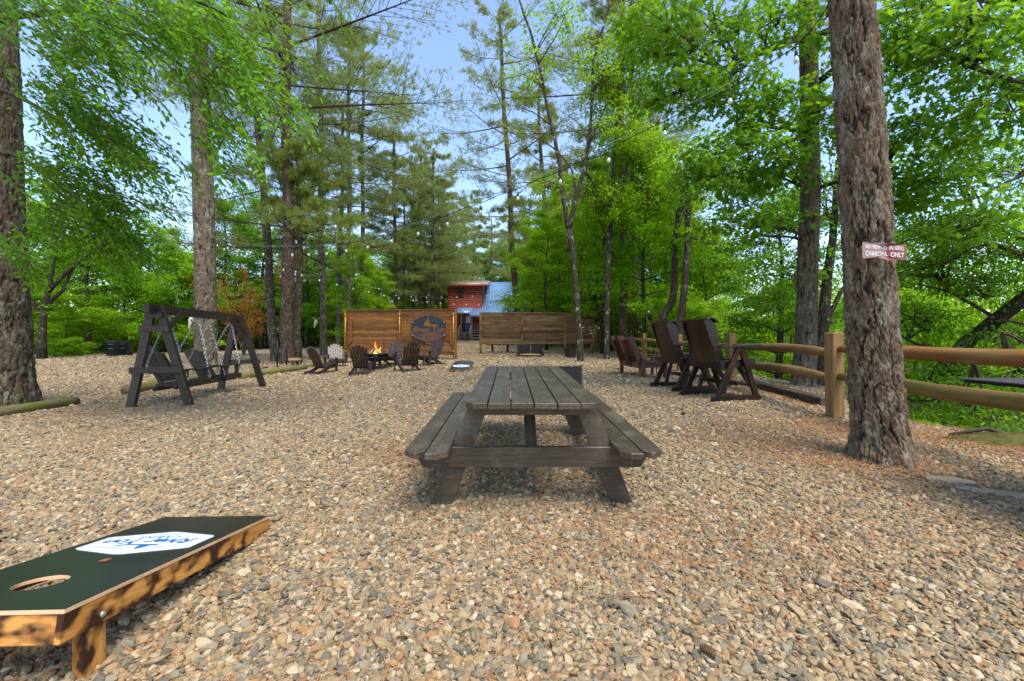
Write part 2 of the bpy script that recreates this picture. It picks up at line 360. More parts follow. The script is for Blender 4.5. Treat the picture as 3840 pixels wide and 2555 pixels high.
def tube_arr(pts, rad, n=8, cap=True):
    pts = np.asarray(pts, float); k = len(pts); rad = np.broadcast_to(np.asarray(rad, float), (k,))
    t = np.gradient(pts, axis=0); t /= np.linalg.norm(t, axis=1, keepdims=True)+1e-9
    ref = np.array([0, 0, 1.]) if abs(t[:, 2]).mean() < .8 else np.array([1., 0, 0])
    u = np.cross(t, ref); u /= np.linalg.norm(u, axis=1, keepdims=True)+1e-9; v = np.cross(t, u)
    a = np.arange(n)*2*math.pi/n
    V = pts[:, None]+rad[:, None, None]*(np.cos(a)[None, :, None]*u[:, None]+np.sin(a)[None, :, None]*v[:, None])
    V = V.reshape(-1, 3); i = np.arange(k-1)[:, None]*n; j = np.arange(n)[None]
    F = np.stack([i+j, i+(j+1) % n, i+n+(j+1) % n, i+n+j], -1).reshape(-1, 4)
    T = np.zeros((0, 3), int)
    if cap:
        V = np.vstack([V, pts[:1], pts[-1:]]); c0 = k*n; jj = np.arange(n)
        T = np.vstack([np.stack([np.full(n, c0), (jj+1) % n, jj], 1), np.stack([np.full(n, c0+1), (k-1)*n+jj, (k-1)*n+(jj+1) % n], 1)])
    return V, F, T
class Acc:
    def __init__(s): s.V = []; s.Q = []; s.T = []; s.n = 0
    def add(s, V, Q=None, T=None):
        if Q is not None and len(Q): s.Q.append(np.asarray(Q)+s.n)
        if T is not None and len(T): s.T.append(np.asarray(T)+s.n)
        s.V.append(np.asarray(V, float)); s.n += len(V)
    def tube(s, pts, rad, n=8, cap=True): s.add(*tube_arr(pts, rad, n, cap))
    def box(s, c, d):
        v = np.array([(x, y, z) for x in (-.5, .5) for y in (-.5, .5) for z in (-.5, .5)])*d+np.array(c)
        s.add(v, [(0, 1, 3, 2), (4, 6, 7, 5), (0, 4, 5, 1), (2, 3, 7, 6), (0, 2, 6, 4), (1, 5, 7, 3)])
    def mesh(s, name, mat, smooth=False):
        return me_from(name, np.vstack(s.V), [np.vstack(s.Q) if s.Q else [], np.vstack(s.T) if s.T else []], mat, smooth)
    def build(s, name, mat, parent=None, smooth=False): return ob(name, s.mesh(name, mat, smooth), parent)
def tube(name, parent, pts, rad, mat, n=10, smooth=True):
    a = Acc(); a.tube(pts, rad, n); return a.build(name, mat, parent, smooth)
def lathe(name, parent, prof, mat, n=16, mw=None, smooth=True):
    prof = [(max(r, 1e-4), z) for r, z in prof]; a = np.arange(n)*2*math.pi/n; k = len(prof)
    V = np.array([[(r*math.cos(t), r*math.sin(t), z) for t in a] for r, z in prof]).reshape(-1, 3)
    i = np.arange(k-1)[:, None]*n; j = np.arange(n)[None]
    F = np.stack([i+j, i+(j+1) % n, i+n+(j+1) % n, i+n+j], -1).reshape(-1, 4)
    return ob(name, me_from(name, V, [F], mat, smooth), parent, mw)
def kids(o): return [c for c in C.objects if c.parent == o]
def copy_tree(o, parent=None, children=None):
    ch = children or _childmap(); c = o.copy(); C.objects.link(c); c.parent = parent
    for k in ch.get(o.name, []): copy_tree(k, c, ch)
    return c
def _childmap():
    m_ = {}
    for x in C.objects:
        if x.parent: m_.setdefault(x.parent.name, []).append(x)
    return m_
def text_me(s, size, mat, bold=0, shear=0, ext=.0008, spacing=1.0):
    cu = bpy.data.curves.new('text', 'FONT'); cu.body = s; cu.size = size; cu.align_x = 'CENTER'; cu.align_y = 'CENTER'
    cu.offset = bold; cu.shear = shear; cu.extrude = ext; cu.space_character = spacing; cu.resolution_u = 3
    o = bpy.data.objects.new('text', cu); C.objects.link(o); bpy.context.view_layer.update()
    me = bpy.data.meshes.new_from_object(o.evaluated_get(bpy.context.evaluated_depsgraph_get()))
    bpy.data.objects.remove(o); bpy.data.curves.remove(cu); me.materials.clear(); me.materials.append(mat)
    return me

# ================================================================ SETTING
xs = np.unique(np.concatenate([np.arange(-12, 12, .3), np.arange(-60, -12, 1.2), np.arange(12, 60, 1.0), np.linspace(-400, -60, 12), np.linspace(60, 400, 12)]))
ys = np.unique(np.concatenate([np.arange(-6, 20, .3), np.arange(20, 90, 1.0), np.linspace(-200, -6, 8), np.linspace(90, 500, 12)]))
X, Y = np.meshgrid(xs, ys); Z = gz(X, Y)
Z = Z+.012*np.sin(X*2.1+np.sin(Y*1.3))*np.cos(Y*1.7)*(np.abs(X) < 40)
V = np.stack([X, Y, Z], -1).reshape(-1, 3); nx, ny = len(xs), len(ys)
i = np.arange(ny-1)[:, None]*nx; j = np.arange(nx-1)[None]
F = np.stack([i+j, i+j+1, i+nx+j+1, i+nx+j], -1).reshape(-1, 4)
rxe = lambda y: np.interp(y, [0, 26, 30, 45, 70, 90], [-27, -29, -27.5, -24, -21, -19])   # far edge of the gravel road
zone = np.maximum(sst((rxe(Y)+.6-X)/1.2), np.maximum(sst((X-xedge(Y)+.3)/.8), sst((Y-44-np.abs(X+5)*.2)/6)*(X > -14)))
road = sst((-12-X)/3)*sst((Y-12)/6)*.8+.15*sst((Y-8)/20)
g_ = ob('ground', me_from('ground', V, [F], M['ground'], True, {'zone': ('POINT', zone.ravel()), 'road': ('POINT', road.ravel())})); tag(g_, kind='structure')
a = Acc(); a.add([(8, -60, -4.25), (60, -60, -4.25), (60, 260, -4.25), (8, 260, -4.25)], [(0, 1, 2, 3)])
tag(a.build('river', M['water']), 'still green river below the bank', kind='structure')

# pebbles lying on the gravel yard (uncountable)
def pebble_points():
    out = []
    for (d0, d1, dens, s) in ((1.0, 3.2, 4200, .0097), (3.2, 5.5, 3300, .0105), (5.5, 9.0, 1800, .0128), (9, 14, 760, .0175), (14, 20, 360, .022), (20, 32, 140, .030)):
        n = int((d1**2-d0**2)*1.28*dens); y = np.sqrt(rng.uniform(d0*d0, d1*d1, n)); x = rng.uniform(-1.28, 1.28, n)*y
        out.append(np.stack([x, y, s*rng.lognormal(0, .28, n)], 1))
    p = np.vstack(out); k = p[:, 0] < xedge(p[:, 1])-.05; return p[k]
pp = pebble_points()
zz = gz(pp[:, 0], pp[:, 1])+.012*np.sin(pp[:, 0]*2.1+np.sin(pp[:, 1]*1.3))*np.cos(pp[:, 1]*1.7)
me = bpy.data.meshes.new('gravel'); n = len(pp); me.vertices.add(n)
me.vertices.foreach_set('co', np.stack([pp[:, 0], pp[:, 1], zz+pp[:, 2]*rng.uniform(-.1, .75, n)], 1).astype(np.float32).ravel())
at = me.attributes.new('scl', 'FLOAT_VECTOR', 'POINT')
at.data.foreach_set('vector', (pp[:, 2:3]*np.stack([rng.uniform(.9, 1.55, n), rng.uniform(.75, 1.15, n), rng.uniform(.45, .9, n)], 1)).astype(np.float32).ravel())
at = me.attributes.new('rot', 'FLOAT_VECTOR', 'POINT')
at.data.foreach_set('vector', np.stack([rng.normal(0, .38, n), rng.normal(0, .38, n), rng.uniform(0, 6.28, n)], 1).astype(np.float32).ravel())
at = me.attributes.new('pick', 'INT', 'POINT'); at.data.foreach_set('value', rng.integers(0, 6, n).astype(np.int32))
gro = ob('gravel', me); tag(gro, 'tan and grey pebble gravel covering the yard', kind='stuff'); me.materials.append(M['pebble'])
ng = bpy.data.node_groups.new('pebbles', 'GeometryNodeTree')
ng.interface.new_socket('Geometry', in_out='INPUT', socket_type='NodeSocketGeometry'); ng.interface.new_socket('Geometry', in_out='OUTPUT', socket_type='NodeSocketGeometry')
gi = ng.nodes.new('NodeGroupInput'); go = ng.nodes.new('NodeGroupOutput'); L = ng.links.new
ji = ng.nodes.new('GeometryNodeJoinGeometry')
for k in range(6):
    ic = ng.nodes.new('GeometryNodeMeshIcoSphere'); ic.inputs['Subdivisions'].default_value = 2
    sp = ng.nodes.new('GeometryNodeSetPosition'); nz = ng.nodes.new('ShaderNodeTexNoise'); nz.inputs['Scale'].default_value = .62; nz.inputs['Detail'].default_value = 0
    ps = ng.nodes.new('GeometryNodeInputPosition'); ad = ng.nodes.new('ShaderNodeVectorMath'); ad.operation = 'ADD'; ad.inputs[1].default_value = (k*7.3, k*3.1, 1.7)
    L(ps.outputs[0], ad.inputs[0]); L(ad.outputs[0], nz.inputs['Vector'])
    sb = ng.nodes.new('ShaderNodeVectorMath'); sb.operation = 'SUBTRACT'; sb.inputs[1].default_value = (.5, .5, .5); L(nz.outputs['Color'], sb.inputs[0])
    ml = ng.nodes.new('ShaderNodeVectorMath'); ml.operation = 'SCALE'; ml.inputs['Scale'].default_value = 1.7; L(sb.outputs[0], ml.inputs[0])
    L(ic.outputs[0], sp.inputs['Geometry']); L(ml.outputs[0], sp.inputs['Offset'])
    gti = ng.nodes.new('GeometryNodeGeometryToInstance'); L(sp.outputs[0], gti.inputs[0]); L(gti.outputs[0], ji.inputs[0])
def named(nm, t):
    x = ng.nodes.new('GeometryNodeInputNamedAttribute'); x.data_type = t; x.inputs['Name'].default_value = nm; return x.outputs[0]
iop = ng.nodes.new('GeometryNodeInstanceOnPoints'); iop.inputs['Pick Instance'].default_value = True
L(gi.outputs[0], iop.inputs['Points']); L(ji.outputs[0], iop.inputs['Instance']); L(named('scl', 'FLOAT_VECTOR'), iop.inputs['Scale']); L(named('pick', 'INT'), iop.inputs['Instance Index'])
e2r = ng.nodes.new('FunctionNodeEulerToRotation'); L(named('rot', 'FLOAT_VECTOR'), e2r.inputs[0]); L(e2r.outputs[0], iop.inputs['Rotation'])
sm = ng.nodes.new('GeometryNodeSetMaterial'); sm.inputs['Material'].default_value = M['pebble']; L(iop.outputs[0], sm.inputs[0]); L(sm.outputs[0], go.inputs[0])
gro.modifiers.new('pebbles', 'NODES').node_group = ng
# fallen needles and leaf scraps
def litter(name, n, d0, d1, lab, mat, wid, ln, dens_fn=None):
    y = np.sqrt(rng.uniform(d0*d0, d1*d1, n)); x = rng.uniform(-1.28, 1.28, n)*y
    k = x < xedge(y)+.6; cl = (np.sin(x*1.7+3)+np.sin(y*2.3+x)+rng.normal(0, .9, n)) > .1; k &= cl; x, y = x[k], y[k]; n = len(x)
    z = gz(x, y)+rng.uniform(.012, .026, n); a_ = rng.uniform(0, 6.28, n); l = rng.uniform(.5, 1, n)*ln
    dx, dy = np.cos(a_)*l/2, np.sin(a_)*l/2; wx, wy = -np.sin(a_)*wid/2, np.cos(a_)*wid/2; b_ = rng.normal(0, .12, n)*l
    tz = rng.normal(0, .12, n)*l
    V = np.stack([np.stack([x-dx-wx, y-dy-wy, z-tz], 1), np.stack([x-dx+wx, y-dy+wy, z-tz], 1), np.stack([x+wx+b_*wx/wid, y+wy+b_*wy/wid, z+.003], 1), np.stack([x-wx+b_*wx/wid, y-wy+b_*wy/wid, z+.003], 1), np.stack([x+dx, y+dy, z+tz], 1)], 1).reshape(-1, 3)
    i = np.arange(n)*5; o = ob(name, me_from(name, V, [np.stack([i, i+3, i+2, i+1], 1), np.stack([i+3, i+4, i+2], 1)], mat)); tag(o, lab, kind='stuff')
litter('fallen_needles', 36000, 1, 9, 'orange pine needles strewn over the gravel', M['needle_litter'], .0036, .12)
litter('leaf_scraps', 5000, 2, 12, 'small dead brown leaf scraps on the gravel', M['litter'], .012, .028)

def litter_at(spots, mat, name, lab):
    P0 = []
    for cx, cy, rx, ry, n in spots: P0.append(np.stack([cx+rng.normal(0, rx, n), cy+rng.normal(0, ry, n)], 1))
    p = np.vstack(P0); n = len(p); x, y = p[:, 0], p[:, 1]; z = gz(x, y)+rng.uniform(.012, .034, n); a_ = rng.uniform(0, 6.28, n); l = rng.uniform(.04, .13, n); dx, dy = np.cos(a_)*l/2, np.sin(a_)*l/2; wx, wy = -np.sin(a_)*.002, np.cos(a_)*.002; tz = rng.normal(0, .006, n)
    V = np.stack([np.stack([x-dx-wx, y-dy-wy, z-tz], 1), np.stack([x-dx+wx, y-dy+wy, z-tz], 1), np.stack([x+dx, y+dy, z+tz], 1)], 1).reshape(-1, 3)
    tag(ob(name, me_from(name, V, [np.arange(n*3).reshape(-1, 3)], mat)), lab, kind='stuff')
litter_at([(3.4, 3.75, .5, .35, 2200), (4.3, 5.2, .5, .5, 5000), (4.6, 8.2, .3, 1.3, 6000), (5.2, 4.3, .5, .4, 5000), (2.7, 4.6, .7, .6, 4000), (1.0, 2.4, .8, .4, 1500), (4.4, 11.5, .5, 2, 5000), (2.3, 14, .6, .6, 3000), (-7, 7.5, .8, .5, 3000), (-.6, 4.2, .5, .3, 2500), (-9.5, 14.5, 1, .7, 3000)], M['needle_litter'], 'needle_drifts', 'drifts of orange pine needles at the trunks and along the fence')

# ================================================================ TREES
LEAF = dict(
    diamond=(np.array([(0, 0, 0), (.45, .30, .06), (1, 0, -.06), (.45, -.30, .06)]), np.array([(0, 1, 2), (0, 2, 3)])),
    oval=(np.array([(0, 0, 0), (.3, .2, .03), (.72, .16, .0), (1, 0, -.08), (.72, -.16, 0), (.3, -.2, .03)]), np.array([(0, 1, 5), (1, 2, 5), (2, 4, 5), (2, 3, 4)])),
    oak=(np.array([(0, 0, 0), (.22, .10, .02), (.34, .30, .05), (.46, .12, .02), (.62, .38, .03), (.72, .13, 0), (1, 0, -.10), (.72, -.13, 0), (.62, -.38, .03), (.46, -.12, .02), (.34, -.30, .05), (.22, -.10, .02)]),
         np.array([(0, 1, 11), (1, 2, 3), (11, 9, 10), (1, 3, 9), (1, 9, 11), (3, 4, 5), (9, 7, 8), (3, 5, 7), (3, 7, 9), (5, 6, 7)])))
def leaves(pos, dirs, nrm, size, kind, tint):
    tv, tf = LEAF[kind]; n = len(pos)
    dirs = dirs/(np.linalg.norm(dirs, axis=1, keepdims=True)+1e-9); y = np.cross(nrm, dirs); y /= np.linalg.norm(y, axis=1, keepdims=True)+1e-9; z = np.cross(dirs, y)
    V = pos[:, None]+size[:, None, None]*(tv[None, :, 0:1]*dirs[:, None]+tv[None, :, 1:2]*y[:, None]+tv[None, :, 2:3]*z[:, None])
    F = (np.arange(n)[:, None, None]*len(tv)+tf[None]).reshape(-1, 3)
    return V.reshape(-1, 3), F, np.repeat(tint, len(tf))
def cluster_leaves(cen, m, rad, size, kind, flat=.28, droop=.25, r=rng):
    """cen (n,3) spray centres: flat sprays of m leaves each"""
    n = len(cen); ax = r.uniform(0, 2*math.pi, n); 
    q = r.normal(0, 1, (n, m, 3)); q /= np.linalg.norm(q, axis=2, keepdims=True); q *= r.uniform(0, 1, (n, m, 1))**.5
    q *= rad*r.uniform(.6, 1.25, (n, 1, 1)); q[..., 2] *= flat; q[..., 2] -= droop*(q[..., 0]**2+q[..., 1]**2)/rad
    pos = (cen[:, None]+q).reshape(-1, 3); N = n*m
    dr = q.reshape(-1, 3)+r.normal(0, rad*.35, (N, 3)); dr[:, 2] -= rad*.25
    nr = np.stack([r.normal(0, .42, N), r.normal(0, .42, N), np.ones(N)], 1); nr /= np.linalg.norm(nr, axis=1, keepdims=True)
    tint = np.clip(np.repeat(r.uniform(.1, .8, n), m)+r.normal(0, .2, N), 0, 1)
    return leaves(pos, dr, nr, size*r.uniform(.6, 1.25, N), kind, tint)
def bez(p0, p1, p2, k=6):
    t = np.linspace(0, 1, k)[:, None]; p0, p1, p2 = map(np.asarray, (p0, p1, p2))
    return (1-t)**2*p0+2*t*(1-t)*p1+t*t*p2

def broadleaf_meshes(seed, H, h0, Rc, nclu, m, size, kind, mat, lobes=9, crad=.55, trunk_r=.16, flat=.28):
    """trunk with limbs and a crown of leaf sprays round the limb ends"""
    r = np.random.default_rng(seed); T = Acc(); tp = np.array([(math.sin(seed+z*.5)*.12*z/4, math.cos(seed*2+z*.4)*.12*z/4, z) for z in np.linspace(-.3, H*.9, 9)])
    T.tube(tp, trunk_r*np.linspace(1.1, .2, 9)*np.array([1.25]+[1]*8), 8)
    cen = []; lz = np.linspace(h0, H*.92, lobes)
    for i, z in enumerate(lz):
        for q in range(2):
            az = i*2.4+q*2.9+r.uniform(-.4, .4); t = (z-h0)/(H-h0)
            L_ = Rc*(1.0-.62*t**1.6)*r.uniform(.75, 1.1)*(1 if t > .06 else .8)
            b0 = np.array([np.interp(z-.5, tp[:, 2], tp[:, 0]), np.interp(z-.5, tp[:, 2], tp[:, 1]), z-.5])
            rise = L_*(.12+.5*t); e = b0+np.array([math.cos(az)*L_, math.sin(az)*L_, rise])
            c = bez(b0, b0+np.array([math.cos(az)*L_*.5, math.sin(az)*L_*.5, rise*.9]), e, 6)
            T.tube(c, np.linspace(trunk_r*.38*(1-.6*t), .012, 6), 5, False)
            for s in range(5):
                k = r.uniform(.3, 1); p = c[min(5, int(k*5))]; az2 = az+r.uniform(-1.1, 1.1); l2 = L_*r.uniform(.2, .42)
                e2 = p+np.array([math.cos(az2)*l2, math.sin(az2)*l2, r.uniform(-.12, .35)*l2]); T.tube(bez(p, (p+e2)/2+[0, 0, .1], e2, 4), [.02, .014, .01, .006], 4, False)
                nn = max(1, int(nclu/(lobes*2*5)))
                tt = r.uniform(.2, 1.1, nn)[:, None]; cen.append(p+(e2-p)*tt+r.normal(0, Rc*.085, (nn, 3))*[1, 1, .8])
    cen = np.vstack(cen); V, F, ti = cluster_leaves(cen, m, crad, size, kind, flat, r=r)
    return T.mesh('trunk', M['bark_dark'], True), me_from('crown', V, [F], mat, False, {'tint': ('FACE', ti)})
def pine_meshes(seed, H, h0, Lmax, tufts, mat, step=.42, shape=1.0, tl=.20, umb=False):
    """limbs mesh and needle mesh of a pine whose trunk is the local z axis"""
    r = np.random.default_rng(seed); T = Acc(); pos = []; ax = []
    zs = np.arange(h0, H, step); per = max(4, int(tufts/len(zs)))
    for i, z in enumerate(zs):
        t = (z-h0)/(H-h0); az = i*2.399+r.uniform(-.5, .5)
        Lb = Lmax*(min(1, .5+t*2.2))*(1-t**2.6*.72)**shape*r.choice([.5, .75, .95, 1.2])*r.uniform(.85, 1.15)
        if r.random() < .12*(1-t): Lb *= .35
        if umb: Lb = Lmax*(r.uniform(.6, 1.1) if t < .3 else .16+.2*r.random())
        up = (-.08+.55*t)*Lb; d_ = np.array([math.cos(az), math.sin(az), 0])
        p0 = np.array([0, 0, z]); e = p0+d_*Lb+[0, 0, up]; mid = p0+d_*Lb*.55+[0, 0, up*.25+r.uniform(-.25, .12)*Lb*.3]
        c = bez(p0, mid, e, 6); T.tube(c, np.linspace(.014+.0075*Lb, .010, 6), 5, False)
        ns = max(3, int(Lb*2.6)); nt_ = max(1, per//ns)
        for s in range(ns):
            k = .28+.72*(s+r.uniform(0, 1))/ns; q = np.array([np.interp(k, np.linspace(0, 1, 6), c[:, a_]) for a_ in range(3)])
            side = 1 if s % 2 else -1; a2 = az+side*r.uniform(.4, 1.1)*(1 if k < .95 else .2); l2 = (.22+.30*(1-k))*Lb*r.uniform(.6, 1.2)+.15
            e2 = q+np.array([math.cos(a2)*l2, math.sin(a2)*l2, r.uniform(.0, .35)*l2]); T.tube([q, (q+e2)/2+[0, 0, .03], e2], [.016, .011, .007], 4, False)
            tt = r.uniform(.35, 1.05, nt_); dd = (e2-q)/l2
            pj = q+(e2-q)*tt[:, None]+r.normal(0, .10+.05*l2, (nt_, 3)); pos.append(pj)
            ax.append(np.tile(dd*.7+[0, 0, .55], (nt_, 1))+r.normal(0, .35, (nt_, 3)))
    pos = np.vstack(pos); ax = np.vstack(ax); ax /= np.linalg.norm(ax, axis=1, keepdims=True); n = len(pos); m = 15
    d_ = r.normal(0, 1, (n, m, 3)); d_ /= np.linalg.norm(d_, axis=2, keepdims=True); d_ = d_*.85+ax[:, None]*.85; d_ /= np.linalg.norm(d_, axis=2, keepdims=True)
    base = pos[:, None]-ax[:, None]*r.uniform(0, .14, (n, m, 1)); sd = np.cross(d_, r.normal(0, 1, (n, m, 3))); sd /= np.linalg.norm(sd, axis=2, keepdims=True)
    l = tl*r.uniform(.65, 1.15, (n, m, 1)); V = np.stack([base-sd*.0075, base+sd*.0075, base+d_*l], 2).reshape(-1, 3)
    F = np.arange(n*m*3).reshape(-1, 3); ti = np.clip(np.repeat(r.uniform(.05, .85, n), m)+r.normal(0, .12, n*m), 0, 1)
    return T.mesh('branches', M['twig'], True), me_from('needles', V, [F], mat, False, {'tint': ('FACE', ti)})

def trunk_mesh(H, r0, seed, mat, sides=12, taper=.45, wob=.06):
    k = 14; z = np.concatenate([[-.3, 0, .25, .7], np.linspace(1.5, H, k-4)]); pts = np.stack([wob*np.sin(z*.55+seed)*(z > 1), wob*np.cos(z*.43+seed*2)*(z > 1)-wob*(z > 1)*math.cos(seed), z], 1)
    f = np.interp(z, [-.3, 0, .25, .7, H], [1.45, 1.32, 1.12, 1.03, taper]); V, F, T_ = tube_arr(pts, r0*f, sides)
    return me_from('trunk', V, [F, T_], mat, True)
PINES = {}
def pine_proto(k):
    if k not in PINES:
        PINES[k] = dict(tall=lambda: pine_meshes(11, 26, 11, 5.2, 7500, M['needle'], .38, 1.0, .23), wide=lambda: pine_meshes(12, 23, 11.0, 7.4, 9500, M['needle'], .38, .8, .24),
                        mid=lambda: pine_meshes(13, 20, 9.0, 4.4, 5200, M['needle_green'], .36), low=lambda: pine_meshes(14, 10.6, 5.7, 5.4, 6000, M['needle_green'], .13, 1, .22, True),
                        far=lambda: pine_meshes(15, 21, 6, 4.4, 5600, M['needle'], .5, .9, .30), sparse=lambda: pine_meshes(16, 30, 10, 6.2, 7500, M['needle'], .45, .7, .26))[k]()
    return PINES[k]
def pine(bx, by, wpx, label, kind, top=None, H=24, mat='bark_pine', D=None, sc=1.0, rz=0, group=None, base_z=None):
    """bx, by: foot in source pixels; wpx: trunk width there; top=(px, py): a higher point of the axis"""
    if D is None: p = hit(bx, by)
    else: p = P(bx, 1271, D); p.z = G(p.x, p.y)
    r0 = wpx*p.y/1600/2; H = min(H, dict(tall=26, wide=23, mid=20, low=10.6, far=21, sparse=30)[kind]*sc-.4)
    t = thing('pine_tree', label, 'pine tree', p, 0, group)
    if top:
        q = P(top[0], top[1], p.y); fy = 1271+(CZ-p.z)*1600/p.y; ang = math.atan2((top[0]-bx), (fy-top[1])); t.rotation_euler = (0, ang, 0)
    ob('trunk', trunk_mesh(H, r0, bx*.01, M[mat]), t)
    br, nd_ = pine_proto(kind)
    o = ob('branches', br, t); o.rotation_euler.z = rz; o.scale = (sc,)*3
    o2 = ob('needles', nd_, t); o2.rotation_euler.z = rz; o2.scale = (sc,)*3; o2['kind'] = 'stuff'
    return t
pine(1033, 1356, 31, 'leaning lichen-spotted pine left of the thickest middle pine', 'mid', (982, 680), 21, 'bark_grey', rz=.5)
pine(1079, 1366, 47, 'thickest reddish-brown pine behind the swing, with long boughs reaching right', 'wide', (1075, 100), 23, 'bark_red', rz=2.6)
pine(1117, 1362, 27, 'slim short pine with one wide flat layer of low boughs', 'low', (1120, 560), 11, 'bark_pine', rz=1.2)
pine(1213, 1336, 25, 'straight pale grey pine carrying the white deer skull', 'tall', (1198, 100), 26, 'bark_grey', rz=4.0)
pine(1266, 1319, 21, 'lichened pine just left of the left privacy screen', 'far', (1277, 900), 22, 'bark_grey', rz=.2)
pine(1308, 1318, 21, 'grey pine rising behind the left end of the left screen', 'tall', (1310, 500), 29, 'bark_grey', D=34, rz=1.7, sc=1.0)
pine(1357, 1318, 19, 'brown pine behind the left half of the left screen', 'tall', (1361, 500), 28, 'bark_pine', D=38, rz=3.2, sc=1.08)
pine(1486, 1312, 18, 'dark brown pine behind the middle post of the left screen', 'far', (1478, 700), 26, 'bark_pine', D=40, rz=5.1, sc=1.0)
pine(1512, 1310, 11, 'thin dark pine beside the one behind the middle screen post', 'far', (1516, 850), 18, 'bark_pine', D=41, rz=2.2, sc=.8)
for k_, (bx, wd, D_, hh) in enumerate([(1550, 13, 46, 22), (1574, 14, 44, 22), (1591, 8, 52, 20), (1598, 7, 56, 20), (1621, 19, 43, 21), (1643, 11, 50, 20), (1660, 9, 54, 19)]):
    pine(bx, 1305, wd, ['grey pine above the round sign, leftmost of the distant row', 'second grey pine of the distant row above the sign', 'very thin distant pine trunk between two thicker ones', 'hair-thin distant pine trunk left of the stout one', 'stoutest pale pine of the distant row left of the cabin', 'narrow pine close to the left wall of the cabin', 'faint last pine beside the cabin roof edge'][k_], 'far', (bx+2, 700), hh, 'bark_grey', D=D_, rz=k_*1.3, sc=.95)
pine(1945, 1300, 24, 'tall sparse pine in front of the blue cabin roof', 'sparse', (1890, 380), 30, 'bark_red', D=34, rz=2.9, sc=.9)
pine(2064, 1300, 22, 'brown pine rising right of the blue roof behind the right screen', 'far', (2050, 1000), 20, 'bark_red', D=34, rz=.9)
pine(2137, 1300, 10, 'thin brown pine seen just left of the forked tree', 'far', (2134, 1000), 18, 'bark_red', D=40, rz=2.1, sc=.85)
pine(2340, 1340, 33, 'stout pine behind the fence beside the lichened tree', 'sparse', (2336, 900), 24, 'bark_red', D=21, rz=.4, sc=.8)
pine(2385, 1340, 21, 'medium trunk behind the fence right of the stout pine', 'mid', (2376, 900), 18, 'bark_pine', D=22, rz=2.4)
